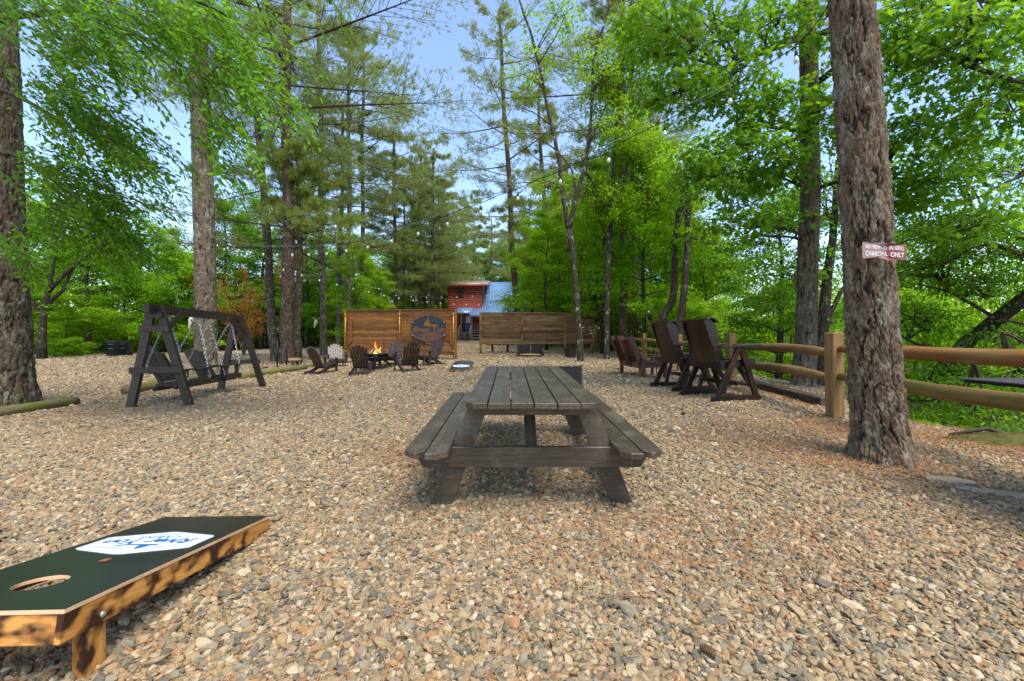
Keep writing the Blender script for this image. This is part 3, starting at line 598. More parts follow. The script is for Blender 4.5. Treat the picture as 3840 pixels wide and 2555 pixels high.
# big pine by the swing and the two dressed near pines
def bark_trunk(name, pts, rads, mat, parent, nu, nv, cw, ch, depth, roots=0, seed=1, ridge=False, flare=1.0):
    r = np.random.default_rng(seed); pts = np.asarray(pts, float); s = np.concatenate([[0], np.cumsum(np.linalg.norm(np.diff(pts, axis=0), axis=1))]); Lh = s[-1]
    sv = np.linspace(0, 1, nv)**1.15*Lh; c = np.stack([np.interp(sv, s, pts[:, k]) for k in range(3)], 1); rad = np.interp(sv, s, rads)
    th = np.arange(nu)*2*math.pi/nu; r0 = float(np.median(rads)); ncu = max(6, int(round(2*math.pi*r0/cw))); ncv = int(Lh/ch)+2
    jx = r.uniform(.1, .9, (ncv+2, ncu)); jy = r.uniform(.1, .9, (ncv+2, ncu)); cr = r.uniform(0, 1, (ncv+2, ncu))
    U = np.broadcast_to(th/(2*math.pi)*ncu, (nv, nu)).copy(); W = np.broadcast_to((sv/ch)[:, None], (nv, nu)).copy()
    def vn(u, v, su, sv_, sd):      # periodic value noise
        rr = np.random.default_rng(sd); gu = max(2, int(ncu*su)); gv = int((ncv+3)*sv_)+3; g = rr.uniform(-1, 1, (gv, gu)); uu = u*gu/ncu; vv = v*sv_+1; i0 = np.floor(uu).astype(int); j0 = np.clip(np.floor(vv).astype(int), 0, gv-2); fu = sst(uu-i0); fv = sst(np.clip(vv-j0, 0, 1))
        return (g[j0, i0 % gu]*(1-fu)+g[j0, (i0+1) % gu]*fu)*(1-fv)+(g[j0+1, i0 % gu]*(1-fu)+g[j0+1, (i0+1) % gu]*fu)*fv
    U0, W0 = U.copy(), W.copy()
    U += .34*vn(U0, W0, 1, 1.6, seed)+.20*vn(U0, W0, 3, 4, seed+1)+.08*vn(U0, W0, 8, 9, seed+2); W += .40*vn(U0, W0, 1.5, 1, seed+3)+.22*vn(U0, W0, 4, 3, seed+4)+.08*vn(U0, W0, 8, 9, seed+5)
    def cells(U, W, k):
        iu = np.floor(U).astype(int); iw = np.floor(W).astype(int); F1 = np.full(U.shape, 9.); F2 = F1.copy(); cid = np.zeros(U.shape); tl_ = np.zeros(U.shape); n_ = ncu*k; m_ = (ncv+2)*k
        jx = r.uniform(.05, .95, (m_, n_)); jy = r.uniform(.05, .95, (m_, n_)); cr = r.uniform(0, 1, (m_, n_)); tx = r.normal(0, 1, (m_, n_)); ty = r.normal(0, 1, (m_, n_))
        for a_ in (-1, 0, 1):
            for b_ in (-1, 0, 1):
                cu = (iu+a_) % n_; cw_ = np.clip(iw+b_, 0, m_-1); dx = iu+a_+jx[cw_, cu]-U; dy = iw+b_+jy[cw_, cu]-W; dd = (np.abs(dx)**3+np.abs(dy*(.75 if not ridge else .35))**3)**(1/3)
                nw = dd < F1; F2 = np.where(nw, F1, np.minimum(F2, dd)); cid = np.where(nw, cr[cw_, cu], cid); tl_ = np.where(nw, dx*tx[cw_, cu]+dy*ty[cw_, cu], tl_); F1 = np.where(nw, dd, F1)
        return np.clip((F2-F1)/.13, 0, 1), cid, tl_
    ed, cid, tl_ = cells(U, W, 1); e2, c2, t2 = cells(U*2, W*2, 2)
    fine = vn(U0, W0, 6, 8, seed+7)*.5+vn(U0, W0, 14, 20, seed+8)*.5+r.normal(0, .12, U.shape)
    fur = np.abs(vn(U, W, 1.0, .38, seed+11)+.30*vn(U, W, 3, 1.2, seed+12)); fur = sst(fur/.26)
    lay = vn(U, W, 1.6, .9, seed+13)+.6*vn(U, W, 4, 2.5, seed+14)+.25*vn(U, W, 10, 7, seed+15); q_ = lay*2.2; st_ = np.floor(q_)+sst((q_-np.floor(q_))*3.2-1.1)
    h = depth*(.85*fur*(.55+.45*ed)+.13*st_+.14*ed*cid+.10*tl_*ed+.10*e2+fine*.12-.75); cid = np.clip(.45*cid+.30*c2+.08*(st_+2), 0, 1); ed = np.clip(fur*(.35+.65*ed)*(.75+.25*e2), 0, 1)
    fl = np.zeros(U.shape)
    if roots:
        hgt = np.clip(1-sv/(r0*2.6), 0, 1)[:, None]; fl = hgt**2*r0*flare*(.55+.6*np.maximum(0, np.sin(th*roots+seed))[None]**1.5)
    R_ = rad[:, None]+h+fl
    V = np.stack([c[:, 0:1]+R_*np.cos(th), c[:, 1:2]+R_*np.sin(th), np.broadcast_to(c[:, 2:3], R_.shape)], -1).reshape(-1, 3)
    i = np.arange(nv-1)[:, None]*nu; j = np.arange(nu)[None]; F = np.stack([i+j, i+(j+1) % nu, i+nu+(j+1) % nu, i+nu+j], -1).reshape(-1, 4)
    return ob(name, me_from(name, V, [F], mat, True, {'cell': ('POINT', cid.ravel()), 'edge': ('POINT', ed.ravel())}), parent)
def wpt(px, py, D): p = P(px, py, D); return (p.x, p.y, p.z)
# front right pine
fp = thing('pine_tree', 'big foreground pine with plated bark and the red sign', 'pine tree', (0, 0, 0))
D_ = 3.95
pts = [wpt(3310, 1790, D_), wpt(3302, 1700, D_), wpt(3283, 1452, D_), wpt(3253, 917, D_), wpt(3225, 450, D_), wpt(3190, 0, D_), wpt(3165, -400, D_), wpt(3120, -1400, D_), wpt(3060, -3600, D_)]
bark_trunk('trunk', pts, [.222, .214, .192, .182, .172, .162, .155, .148, .11], M['bark_near'], fp, 330, 740, .044, .095, .030, 5, 3)
br, nn_ = pine_proto('tall'); o = ob('branches', br, fp); o.location = (3.3, 3.95, -2); o = ob('needles', nn_, fp); o.location = (3.3, 3.95, -2); o['kind'] = 'stuff'
# left edge pine
lp = thing('pine_tree', 'large dark lichened trunk at the left edge of the yard', 'pine tree', (0, 0, 0))
D_ = 8.0
pts = [wpt(18, 1570, D_), wpt(10, 1500, D_), wpt(-12, 1100, D_), wpt(-25, 700, D_), wpt(-32, 300, D_), wpt(-45, 0, D_), wpt(-70, -900, D_)]
bark_trunk('trunk', pts, [.44, .43, .41, .385, .37, .35, .28], M['bark_left'], lp, 200, 330, .07, .13, .035, 4, 5, flare=.4)
# pine by the swing
sp_ = thing('pine_tree', 'tall pale pine standing right behind the double swing', 'pine tree', (0, 0, 0))
q = hit(772, 1414); D_ = q.y+.3
pts = [wpt(774, 1425, D_), wpt(772, 1395, D_), wpt(770, 1000, D_), wpt(758, 600, D_), wpt(745, 200, D_), wpt(738, 0, D_), wpt(730, -500, D_)]
bark_trunk('trunk', pts, [.33, .325, .31, .29, .265, .25, .2], M['bark_t2'], sp_, 180, 420, .09, .16, .03, 4, 8)
br, nn_ = pine_proto('tall'); o = ob('branches', br, sp_); o.location = (P(745, 0, D_).x, D_, 3.2); o.scale = (.62,)*3; o = ob('needles', nn_, sp_); o.location = (P(745, 0, D_).x, D_, 3.2); o.scale = (.62,)*3; o['kind'] = 'stuff'
tube('branch', sp_, [wpt(760, 330, D_-.2), wpt(790, 290, D_-.6), wpt(808, 255, D_-1.1)], [.12, .09, .03], M['bark_dark'], 8)

# broadleaf prototypes
BL = {}
def bl(k):
    if k not in BL:
        BL[k] = dict(
            round=lambda: broadleaf_meshes(21, 13, 2.2, 4.6, 1250, 24, .17, 'diamond', M['leaf_bright'], 10, .62, .20),
            tallb=lambda: broadleaf_meshes(22, 16, 3.2, 4.2, 1300, 24, .17, 'diamond', M['leaf_mid'], 12, .62, .2),
            bush=lambda: broadleaf_meshes(23, 6.5, .4, 3.2, 800, 26, .15, 'diamond', M['leaf_bright'], 8, .5, .09),
            dark=lambda: broadleaf_meshes(24, 12, 1.2, 4.4, 1200, 24, .17, 'diamond', M['leaf_dark'], 10, .62, .2),
            pale=lambda: broadleaf_meshes(25, 9, 1.5, 3.6, 700, 26, .16, 'diamond', M['leaf_pale'], 9, .5, .12),
            slim=lambda: broadleaf_meshes(26, 12, 3.0, 2.6, 700, 22, .15, 'diamond', M['leaf_bright'], 11, .5, .12))[k]()
    return BL[k]
def btree(x, y, kind, label, group=None, sc=1.0, rz=None, z=None, name='broadleaf_tree', cat='tree', sz=None, sink=0):
    t = thing(name, label, cat, (x, y, (G(x, y) if z is None else z)-sink), rz if rz is not None else random.uniform(0, 6.28), group)
    t.scale = (sc, sc, sz or sc); a_, b_ = bl(kind); ob('trunk', a_, t); c_ = ob('crown', b_, t); c_['kind'] = 'stuff'
    return t
KW = dict(round='round-crowned bright green tree', tallb='tall mid-green tree', dark='deep green tree', bush='bushy light green tree', slim='slender bright green tree', pale='pale tree')
def lefts(px, k, D): return KW[k]+' '+('left of the forked tree by the bins' if px < 100 else 'behind the wheeled bins' if px < 420 else 'seen just left of the swing pine' if px < 740 else 'between swing pine and leaning pine' if px < 1000 else 'among the pines left of the screen' if px < 1290 else 'behind the left privacy screen')+(', in the second row' if D >= 46 else '')
def rights(px, k, D): return KW[k]+' '+('beside the blue cabin roof' if px < 2060 else 'left of the forked tree' if px < 2170 else 'between the forked and lichened trees' if px < 2275 else 'behind the stout pine at the fence' if px < 2400 else 'behind the settee' if px < 2490 else 'behind the tall glider chairs')+(', farther back' if D >= 32 else '')
def bpx(px, D, *a, **k): return btree((px-1920)*D/1600, D, *a, **k)
# across the road on the left
q = hit(157, 1348)
t = thing('broadleaf_tree', 'forked dark-trunked tree across the road by the bins', 'tree', (q.x, q.y, q.z)); A_ = Acc()
for c_ in ([(0, 0, -.2), (0, 0, 1), (.1, 0, 2.9), (.5, 0, 4.5), (.9, .2, 8)], [(.1, 0, 2.6), (-.9, 0, 3.8), (-1.2, .1, 5.5), (-1.8, .2, 8)], [(.3, 0, 4.0), (1.7, 0, 5.4), (3.2, 0, 6.6)], [(.2, 0, 3.2), (1.1, .2, 4.2), (1.9, .2, 6.2)]): A_.tube(c_, np.linspace(.26 if c_[0][2] < 0 else .14, .05, len(c_)), 8)
A_.build('trunk', M['bark_dark'], t, True); r_ = np.random.default_rng(31)
cen = np.array([0.3, 0, 7.6])+r_.normal(0, 1, (330, 3))*[2.6, 1.8, 1.9]; V, F, ti = cluster_leaves(cen, 24, .6, .16, 'diamond', r=r_)
o = ob('crown', me_from('crown', V, [F], M['leaf_mid'], False, {'tint': ('FACE', ti)}), t); o['kind'] = 'stuff'
gl = 'woodland trees beyond the gravel road'
for px_, D_, k, s in [(-150, 30, 'tallb', 1.1), (60, 34, 'round', 1.05), (250, 38, 'bush', 1.5), (330, 33, 'round', .92), (460, 40, 'bush', 1.4), (560, 36, 'round', .85), (640, 44, 'slim', 1.0), (700, 38, 'bush', 1.4),
                      (840, 40, 'tallb', .95), (900, 46, 'tallb', .9), (980, 42, 'tallb', 1.0), (1060, 48, 'round', 1.0), (1150, 44, 'tallb', .9), (1200, 52, 'round', 1.1), (1290, 50, 'round', .8), (1360, 56, 'round', 1.0), (1440, 52, 'round', .75), (1500, 60, 'tallb', .9), (1580, 64, 'round', 1.0), (1660, 66, 'round', .9), (20, 48, 'tallb', 1.1), (480, 52, 'tallb', .7), (760, 56, 'round', .9)]:
    bpx(px_, D_, k, lefts(px_, k, D_), gl, s)
for px_, D_, k, s in [(40, 29, 'bush', .6), (250, 31, 'bush', .55), (560, 37, 'bush', .6), (650, 38, 'dark', .42), (880, 42, 'dark', .4), (1000, 44, 'dark', .42), (1110, 45, 'dark', .42), (1180, 48, 'dark', .4), (1250, 46, 'bush', .6), (1340, 44, 'bush', .6), (1420, 46, 'bush', .75), (1500, 48, 'bush', .7), (1590, 52, 'bush', .7), (1650, 53, 'bush', .6)]:
    bpx(px_, D_, k, ('low dark undergrowth bush ' if k == 'dark' else 'low bright undergrowth bush ')+lefts(px_, k, 0)[len(KW[k])+1:], 'undergrowth bushes at the wood edge', s, name='bush', cat='bush')
bpx(650, 60, 'pale', 'young conifer tip showing above the far trees in the sky gap', None, .1) if False else None
for px_, D_, s_ in ((960, 50, .62), (1030, 52, .66), (1100, 54, .66), (1170, 56, .7), (1230, 58, .7), (1290, 60, .7), (700, 44, .5), (790, 46, .5), (870, 48, .55)):
    bpx(px_, D_, 'dark', 'dark shrub filling the gap '+lefts(px_, 'dark', 0)[len(KW['dark'])+1:], 'dark shrubs filling the wood edge', s_, name='shrub', cat='shrub')
# understorey behind the left screen
for px_, D_, k, s, lab in [(1320, 27, 'slim', .62, 'light green sapling tree right behind the left end of the left screen'), (1425, 32, 'slim', .55, 'bright leafy tree behind the left screen with its crown above the middle')]:
    bpx(px_, D_, k, lab, None, s)
# right side wood
gr = 'leafy trees of the wood on the right'
for px_, D_, k, s in [(2010, 40, 'round', .85), (2100, 33, 'round', .8), (2110, 46, 'tallb', 1.1), (2200, 36, 'tallb', .95), (2290, 30, 'round', .95), (2180, 27, 'slim', .75), (2380, 27, 'tallb', .85), (2430, 33, 'round', 1.1), (2330, 42, 'tallb', 1.15), (2000, 30, 'slim', .8), (2050, 26, 'slim', .75), (2260, 22, 'slim', .9), (2500, 24, 'round', .8), (2560, 30, 'tallb', .9), (2420, 19, 'slim', .85), (2640, 24, 'round', .7)]:
    bpx(px_, D_, k, rights(px_, k, D_), gr, s)
for px_, D_, s in [(2020, 34, .6), (2120, 30, .55), (2210, 30, .5), (2270, 28, .55), (2330, 26, .6), (2420, 24, .55), (2500, 21, .5), (2590, 20, .5)]:
    bpx(px_, D_, 'bush', 'bushy green undergrowth '+rights(px_, 'bush', 0)[len(KW['bush'])+1:], 'undergrowth bushes behind the fence', s, name='bush', cat='bush')
# bank and far river side
gf = 'trees on the river bank and far shore'
for x, y, k, s in [(10, 16, 'dark', .7), (13, 20, 'bush', .9), (12, 12, 'bush', .75), (16, 26, 'round', .7), (13.5, 33, 'round', .8), (15, 40, 'round', .8), (36, 38, 'tallb', .9), (40, 46, 'round', 1.0), (34, 52, 'round', .9), (44, 30, 'tallb', .9), (42, 20, 'round', 1.0), (40, 12, 'round', .9), (46, 8, 'tallb', 1.0), (30, 64, 'tallb', 1.1), (22, 60, 'round', 1.1), (52, 26, 'tallb', 1.1), (36, 26, 'bush', 1.3), (36, 16, 'bush', 1.3), (37, 8, 'bush', 1.2), (34, 34, 'bush', 1.2)]:
    btree(x, y, k, KW[k]+(' on the near bank beyond the fence' if x < 18 else ' on the far shore front row' if x < 38 else ' high on the far shore slope')+(', downstream' if y < 24 else ', upstream'), gf, s)
btree(29, 44, 'pale', 'pale grey-green blooming tree on the far shore, tallest of the pale pair', None, 1.2)
btree(24, 42, 'pale', 'pale grey-green blooming tree on the far shore, lower and left of its neighbour', None, .85)

# explicit limbs trees
def limb_tree(label, limbs, mats, name='broadleaf_tree', cat='tree'):
    t = thing(name, label, cat)
    for k, (pp_, rr, nm) in enumerate(limbs):
        P_ = np.array(pp_); s = np.linspace(0, 1, len(P_)); ss = np.linspace(0, 1, len(P_)*4); 
        C_ = np.stack([np.interp(ss, s, P_[:, i]) for i in range(3)], 1)
        for _ in range(2): C_[1:-1] = (C_[:-2]+C_[1:-1]*2+C_[2:])/4
        rad = np.interp(ss, s, np.interp(np.linspace(0, 1, len(P_)), np.linspace(0, 1, len(rr)), rr))
        C_[1:-1] += rng.normal(0, .008, C_[1:-1].shape)
        tube(nm, t, C_, rad, mats, 12 if nm == 'trunk' else 7)
    return t
def crown_on(t, blobs, m, crad, size, kind, mat, seed, flat=.3, nleaf=0, twigs=True, droop=.25, name='crown'):
    """blobs: (centre, radii, number of sprays, limb point)"""
    r = np.random.default_rng(seed); cen = []; T = Acc()
    for c_, rd_, n, lp_ in blobs:
        q = r.normal(0, 1, (n, 3)); q /= np.linalg.norm(q, axis=1, keepdims=True); q *= r.uniform(.2, 1, (n, 1))**.6; cc = np.array(c_)+q*np.array(rd_); cen.append(cc)
        if twigs:
            l0 = np.array(lp_)
            nb = max(3, n//14)
            for i in range(nb):
                e = cc[i]; hub = l0+(np.array(c_)-l0)*r.uniform(.3, .9)+r.normal(0, .15, 3); T.tube(bez(l0, hub+[0, 0, .2], e, 6), np.linspace(.028, .006, 6), 5, False)
                for j in range(nb, n, nb):
                    if j+i < n and r.random() < .5: e2 = cc[j+i]; mm = (hub+e)/2; T.tube(bez(mm, (mm+e2)/2+[0, 0, .1], e2, 4), [.012, .009, .006, .004], 4, False)
    if T.n: T.build('twigs', M['twig'], t)
    V, F, ti = cluster_leaves(np.vstack(cen), m, crad, size, kind, flat, droop, r)
    nf = len(LEAF[kind][1]); nv = len(LEAF[kind][0]); n = len(V)//nv; k = min(nleaf, n)
    if k:      # nearest leaves to the camera become parts of their own
        cv = V.reshape(n, nv, 3); dist = np.where((np.abs(cv[:, 0, 0]) < cv[:, 0, 1]*1.2) & (cv[:, 0, 1] > 0), np.linalg.norm(cv[:, 0]-[0, 0, CZ], axis=1), 1e9); od = np.argsort(dist); pick = od[:k]
        tv, tf = LEAF[kind]; lm = me_from('leaf', tv, [tf], mat, False, {'tint': ('FACE', np.full(nf, .6))})
        for q in pick:
            v = cv[q]; x = v[np.argmax(tv[:, 0])]-v[0]; i1 = np.argmax(tv[:, 1]); i2 = np.argmin(tv[:, 1]); y = v[i1]-v[i2]; s = np.linalg.norm(y)/(tv[i1, 1]-tv[i2, 1]); y = y/np.linalg.norm(y)
            z = np.cross(x, y); z /= np.linalg.norm(z); x = np.cross(y, z)
            mw = Matrix((Vector(x*s), Vector(y*s), Vector(z*s))).transposed().to_4x4(); mw.translation = Vector(v[0]); ob('leaf', lm, t, mw)
        keep = np.ones(n, bool); keep[pick] = False
        V = cv[keep].reshape(-1, 3); n2 = keep.sum(); F = (np.arange(n2)[:, None, None]*nv+tf[None]).reshape(-1, 3); ti = ti.reshape(n, nf)[keep].ravel()
    o = ob(name, me_from(name, V, [F], mat, False, {'tint': ('FACE', ti)}), t); o['kind'] = 'stuff'; return o
W = wpt
# forked tree in front of the right screen
Df = hit(2177, 1358).y; dx = Df
ft = limb_tree('forked lichened tree standing before the right privacy screen', [
    ([W(2182, 1375, Df), W(2177, 1352, Df), W(2168, 1200, Df), W(2150, 960, Df), W(2133, 861, Df)], [.20, .135, .125, .12, .13], 'trunk'),
    ([W(2133, 866, Df), W(2103, 700, Df), W(2099, 608, Df), W(2075, 500, Df), W(2053, 407, Df), W(2000, 150, Df), W(1945, 0, Df), W(1900, -200, Df)], [.10, .085, .07, .05, .02], 'branch'),
    ([W(2135, 862, Df), W(2160, 740, Df), W(2190, 637, Df), W(2205, 560, Df), W(2219, 407, Df), W(2225, 200, Df), W(2290, 30, Df), W(2300, -200, Df)], [.10, .085, .07, .05, .02], 'branch'),
    ([W(2165, 730, Df), W(2140, 620, Df), W(2060, 540, Df), W(1960, 500, Df)], [.045, .035, .012], 'branch'),
    ([W(2205, 560, Df), W(2260, 420, Df), W(2330, 300, Df), W(2430, 130, Df)], [.045, .03, .012], 'branch'),
    ([W(2068, 470, Df), W(2000, 420, Df), W(1930, 400, Df)], [.035, .02, .01], 'branch'), ([W(2020, 240, Df), W(2090, 130, Df), W(2140, 0, Df)], [.03, .02, .01], 'branch')], M['bark_lichen'])
crown_on(ft, [(W(1990, 250, Df), (1.1, 1.2, 1.2), 36, W(2030, 330, Df)), (W(2080, 60, Df), (1.3, 1.2, 1.0), 40, W(2010, 200, Df)), (W(2260, 260, Df), (1.4, 1.3, 1.6), 100, W(2222, 350, Df)), (W(2400, 130, Df), (1.5, 1.4, 1.4), 130, W(2300, 330, Df)), (W(2330, 480, Df), (1.4, 1.4, 1.1), 110, W(2230, 480, Df)), (W(2060, 700, Df+.6), (.8, 1.2, .9), 40, W(2110, 720, Df)), (W(2270, 760, Df+1), (1.2, 1.4, 1.2), 110, W(2190, 640, Df))], 20, .42, .13, 'diamond', M['leaf_bright'], 41)
# lichened tree
Dl = hit(2276, 1350).y
lt = limb_tree('slender pale lichened tree by the end of the right screen', [([W(2276, 1362, Dl), W(2275, 1340, Dl), W(2277, 1150, Dl), W(2281, 980, Dl), W(2295, 750, Dl), W(2310, 500, Dl), W(2330, 200, Dl)], [.17, .12, .115, .11, .09, .05], 'trunk'),
    ([W(2290, 800, Dl), W(2350, 640, Dl), W(2370, 480, Dl), W(2420, 250, Dl)], [.07, .05, .02], 'branch'), ([W(2285, 930, Dl), W(2240, 800, Dl), W(2200, 720, Dl)], [.03, .02, .01], 'branch')], M['bark_lichen'])
crown_on(lt, [(W(2300, 780, Dl+.5), (1.6, 1.5, 1.2), 130, W(2293, 800, Dl)), (W(2400, 560, Dl), (1.6, 1.6, 1.4), 140, W(2360, 600, Dl)), (W(2330, 330, Dl), (1.8, 1.6, 1.3), 130, W(2320, 400, Dl)), (W(2480, 760, Dl), (1.4, 1.5, 1.0), 90, W(2350, 650, Dl)), (W(2290, 1000, Dl+1.2), (1.3, 1, .7), 60, W(2285, 900, Dl))], 20, .42, .13, 'diamond', M['leaf_bright'], 42)
# curved dark trees beyond the rockers
for lab, c_, rr in (('crooked dark tree bending right behind the tall rockers', [W(2470, 1400, 17), W(2477, 1208, 17), W(2490, 1175, 17), W(2516, 1150, 17), W(2530, 1080, 17), W(2528, 900, 17), W(2560, 700, 17)], [.16, .15, .14, .13, .05]),
                   ('straight dark tree leaning behind the nearer tall rocker', [W(2540, 1400, 16), W(2552, 1200, 16), W(2568, 1080, 16), W(2580, 900, 16), W(2575, 650, 16)], [.15, .13, .12, .05]),
                   ('dark leaning tree between the screen and the lichened tree', [W(2300, 1330, 24), W(2290, 1250, 24), W(2262, 1120, 24), W(2240, 1050, 24), W(2230, 850, 24)], [.2, .17, .15, .08])):
    tt_ = limb_tree(lab, [(c_, rr, 'trunk')], M['bark_dark']); e = Vector(c_[-1]); crown_on(tt_, [(e+Vector((.2, 0, .2)), (1.8, 1.7, 1.5), 90, c_[-2]), (Vector(c_[-2])+Vector((.6, .8, .2)), (1.8, 1.4, .9), 70, c_[-2])], 20, .45, .13, 'diamond', M['leaf_bright'], 43+int(e.x*7) % 30)
# oak behind the fence
Do = 9.3; ok = thing('oak_tree', 'furrowed oak behind the fence with large lobed leaves', 'oak tree')
bark_trunk('trunk', [W(3008, 1500, Do), W(3011, 1452, Do), W(3022, 1300, Do), W(3028, 1000, Do), W(3040, 700, Do), W(3035, 500, Do), W(3035, 320, Do), W(3024, 0, Do), W(3015, -250, Do)], [.30, .23, .205, .19, .185, .175, .17, .15, .10], M['bark_oak'], ok, 150, 460, .045, .16, .022, 4, 9, True)
for c_, rr in (([W(3020, 130, Do), W(2880, 190, Do-.3), W(2760, 230, Do-.6), W(2600, 330, Do-.9), W(2430, 385, Do-1.2)], [.085, .07, .05, .015]),
               ([W(3030, 500, Do), W(2900, 470, Do-.3), W(2800, 475, Do-.5), W(2700, 520, Do-.8)], [.05, .035, .012]),
               ([W(3045, 150, Do), W(3130, 90, Do), W(3280, 80, Do-.8), W(3480, 30, Do-1.6), W(3650, 0, Do-2.2)], [.09, .075, .05, .02]),
               ([W(3040, 330, Do), W(3200, 190, Do-.4), W(3420, 140, Do-1.2), W(3640, 250, Do-2.6), W(3860, 320, Do-3.6)], [.08, .065, .05, .02]),
               ([W(3030, 720, Do), W(3100, 690, Do-.2), W(3230, 660, Do-.6), W(3600, 690, Do-1.5)], [.05, .04, .012]),
               ([W(3020, 900, Do), W(2900, 870, Do-.2), W(2740, 900, Do-.5)], [.035, .02, .008])):
    tube('branch', ok, bez(c_[0], c_[1], c_[2], 5).tolist()+[list(x) for x in c_[3:]], np.interp(np.linspace(0, 1, 5+len(c_)-3), np.linspace(0, 1, len(rr)), rr), M['bark_dark'], 8)
ob_ = []
for (px_, py_, D_, rx, rzz, n, hub) in [(2480, 130, 7.8, .9, .7, 60, (2700, 250)), (2650, 80, 8, .9, .7, 60, (2760, 230)), (2560, 330, 7.9, .9, .5, 56, (2640, 320)), (2760, 330, 8.2, .9, .6, 60, (2800, 240)), (2880, 90, 8.6, .9, .6, 50, (2880, 190)), (2900, 420, 8.4, .9, .6, 60, (2900, 470)),
                                 (2760, 560, 8.2, 1.0, .5, 60, (2800, 475)), (2880, 640, 8.5, 1.0, .5, 60, (3000, 700)), (2640, 640, 8.2, .9, .4, 44, (2700, 520)), (2820, 800, 8.6, 1.1, .4, 50, (3000, 880)), (3080, 460, 8.0, .7, .6, 40, (3030, 500)),
                                 (3150, 60, 8.3, 1.0, .6, 50, (3130, 90)), (3420, 60, 7.4, 1.0, .7, 70, (3480, 60)), (3330, 250, 7.6, .9, .7, 60, (3420, 160)), (3620, 160, 6.6, 1.0, .7, 70, (3640, 250)), (3770, 60, 6.4, .9, .6, 50, (3650, 0)), (3780, 420, 6.4, 1.0, .5, 56, (3760, 300)), (3420, 520, 7.6, 1.0, .6, 60, (3300, 640)), (3560, 700, 7.6, 1.1, .45, 56, (3500, 690)), (3360, 720, 8.0, .9, .4, 40, (3300, 670)), (3700, 840, 7.4, 1.1, .4, 40, (3600, 700))]:
    ob_.append((W(px_, py_, D_), (rx, .9, rzz), int(n*.9), W(*hub, D_+.3)))
crown_on(ok, ob_, 15, .34, .15, 'oak', M['leaf_oak'], 51, .45, 300)
# second trunk right of the oak and a leaning limb over the river
st_ = limb_tree('slim dark tree half hidden between oak and foreground pine', [([W(3075, 1500, 12), W(3085, 1250, 12), W(3100, 1050, 12), W(3125, 900, 12), W(3140, 600, 12)], [.17, .14, .11, .05], 'trunk'), ([W(3090, 1230, 12), W(3160, 1080, 12), W(3230, 980, 12)], [.07, .05, .02], 'branch')], M['bark_dark'])
crown_on(st_, [(W(3130, 700, 12), (2, 1.6, 1.5), 120, W(3125, 900, 12)), (W(2900, 1000, 12.5), (1.8, 1.4, .8), 90, W(3100, 1050, 12)), (W(3060, 1180, 13), (1.4, 1.2, .7), 60, W(3090, 1200, 12))], 20, .45, .12, 'diamond', M['leaf_mid'], 52)
rt = limb_tree('dark mossy tree leaning out over the river at the right edge', [([W(3480, 1480, 9.5), W(3560, 1340, 9.2), W(3700, 1230, 8.8), W(3860, 1100, 8.2), W(4100, 900, 7.6), W(4200, 500, 7.4)], [.15, .13, .12, .07], 'trunk'),
    ([W(3540, 1320, 9.2), W(3430, 1290, 9), W(3340, 1235, 8.8)], [.045, .03, .01], 'branch'), ([W(3740, 1200, 8.7), W(3560, 1090, 8.5), W(3400, 1060, 8.4)], [.04, .025, .01], 'branch'), ([W(3960, 1010, 8), W(3700, 900, 7.8), W(3520, 1000, 8)], [.045, .03, .01], 'branch'), ([W(4150, 600, 7.5), W(3900, 620, 7.4), W(3620, 760, 7.6)], [.05, .03, .01], 'branch')], M['bark_dark'])
bb = []
for (px_, py_, D_, rx, rzz, n, hub) in [(3500, 1000, 9, 1.2, .5, 90, (3560, 1090)), (3700, 1050, 8.6, 1.2, .5, 90, (3700, 1120)), (3420, 1180, 9.2, .9, .4, 60, (3400, 1280)), (3800, 900, 8, 1.2, .5, 80, (3900, 1000)), (3600, 860, 8.2, 1.2, .4, 80, (3700, 900)), (3780, 1280, 8.5, 1.0, .45, 70, (3750, 1200)), (3560, 1420, 9, 1.1, .4, 70, (3560, 1340)),
                                 (3700, 1560, 7.5, .9, .35, 60, (3640, 1330)), (3820, 1450, 7.6, .8, .4, 50, (3760, 1250)), (3480, 1520, 9.6, .9, .3, 50, (3500, 1420)), (3790, 640, 8.4, 1.3, .6, 80, (3900, 620)), (3560, 560, 9, 1.3, .6, 70, (3700, 700)), (3800, 300, 8.6, 1.2, .6, 60, (3950, 500)), (3420, 850, 9.4, 1.2, .5, 70, (3600, 900))]:
    bb.append((W(px_, py_, D_), (rx, 1, rzz), n, W(*hub, D_)))
crown_on(rt, bb, 24, .40, .085, 'oval', M['leaf_mid'], 53, .35)
# overhanging foliage of the tree beside the left trunk
lo = limb_tree('vine-leafed tree whose drooping sprays overhang the top left', [([W(-420, 1560, 8.6), W(-380, 900, 8.4), W(-300, 100, 8), W(-200, -500, 7.6)], [.2, .16, .13, .07], 'trunk'),
    ([W(-330, 250, 8.1), W(0, 60, 7), W(300, 40, 6), W(520, 130, 5.6), W(700, 260, 5.4)], [.07, .05, .03, .01], 'branch'), ([W(-340, 300, 8.1), W(0, 330, 7.2), W(180, 420, 6.6), W(350, 540, 6.4)], [.06, .03, .01], 'branch'),
    ([W(-280, -50, 8), W(200, -120, 6), W(600, -60, 5.2), W(850, 60, 5)], [.07, .05, .03, .01], 'branch'), ([W(-360, 600, 8.3), W(60, 560, 7), W(250, 720, 6.8), W(420, 860, 6.8)], [.05, .03, .01], 'branch')], M['bark_dark'])
r_ = np.random.default_rng(61); segs = []; T = Acc()
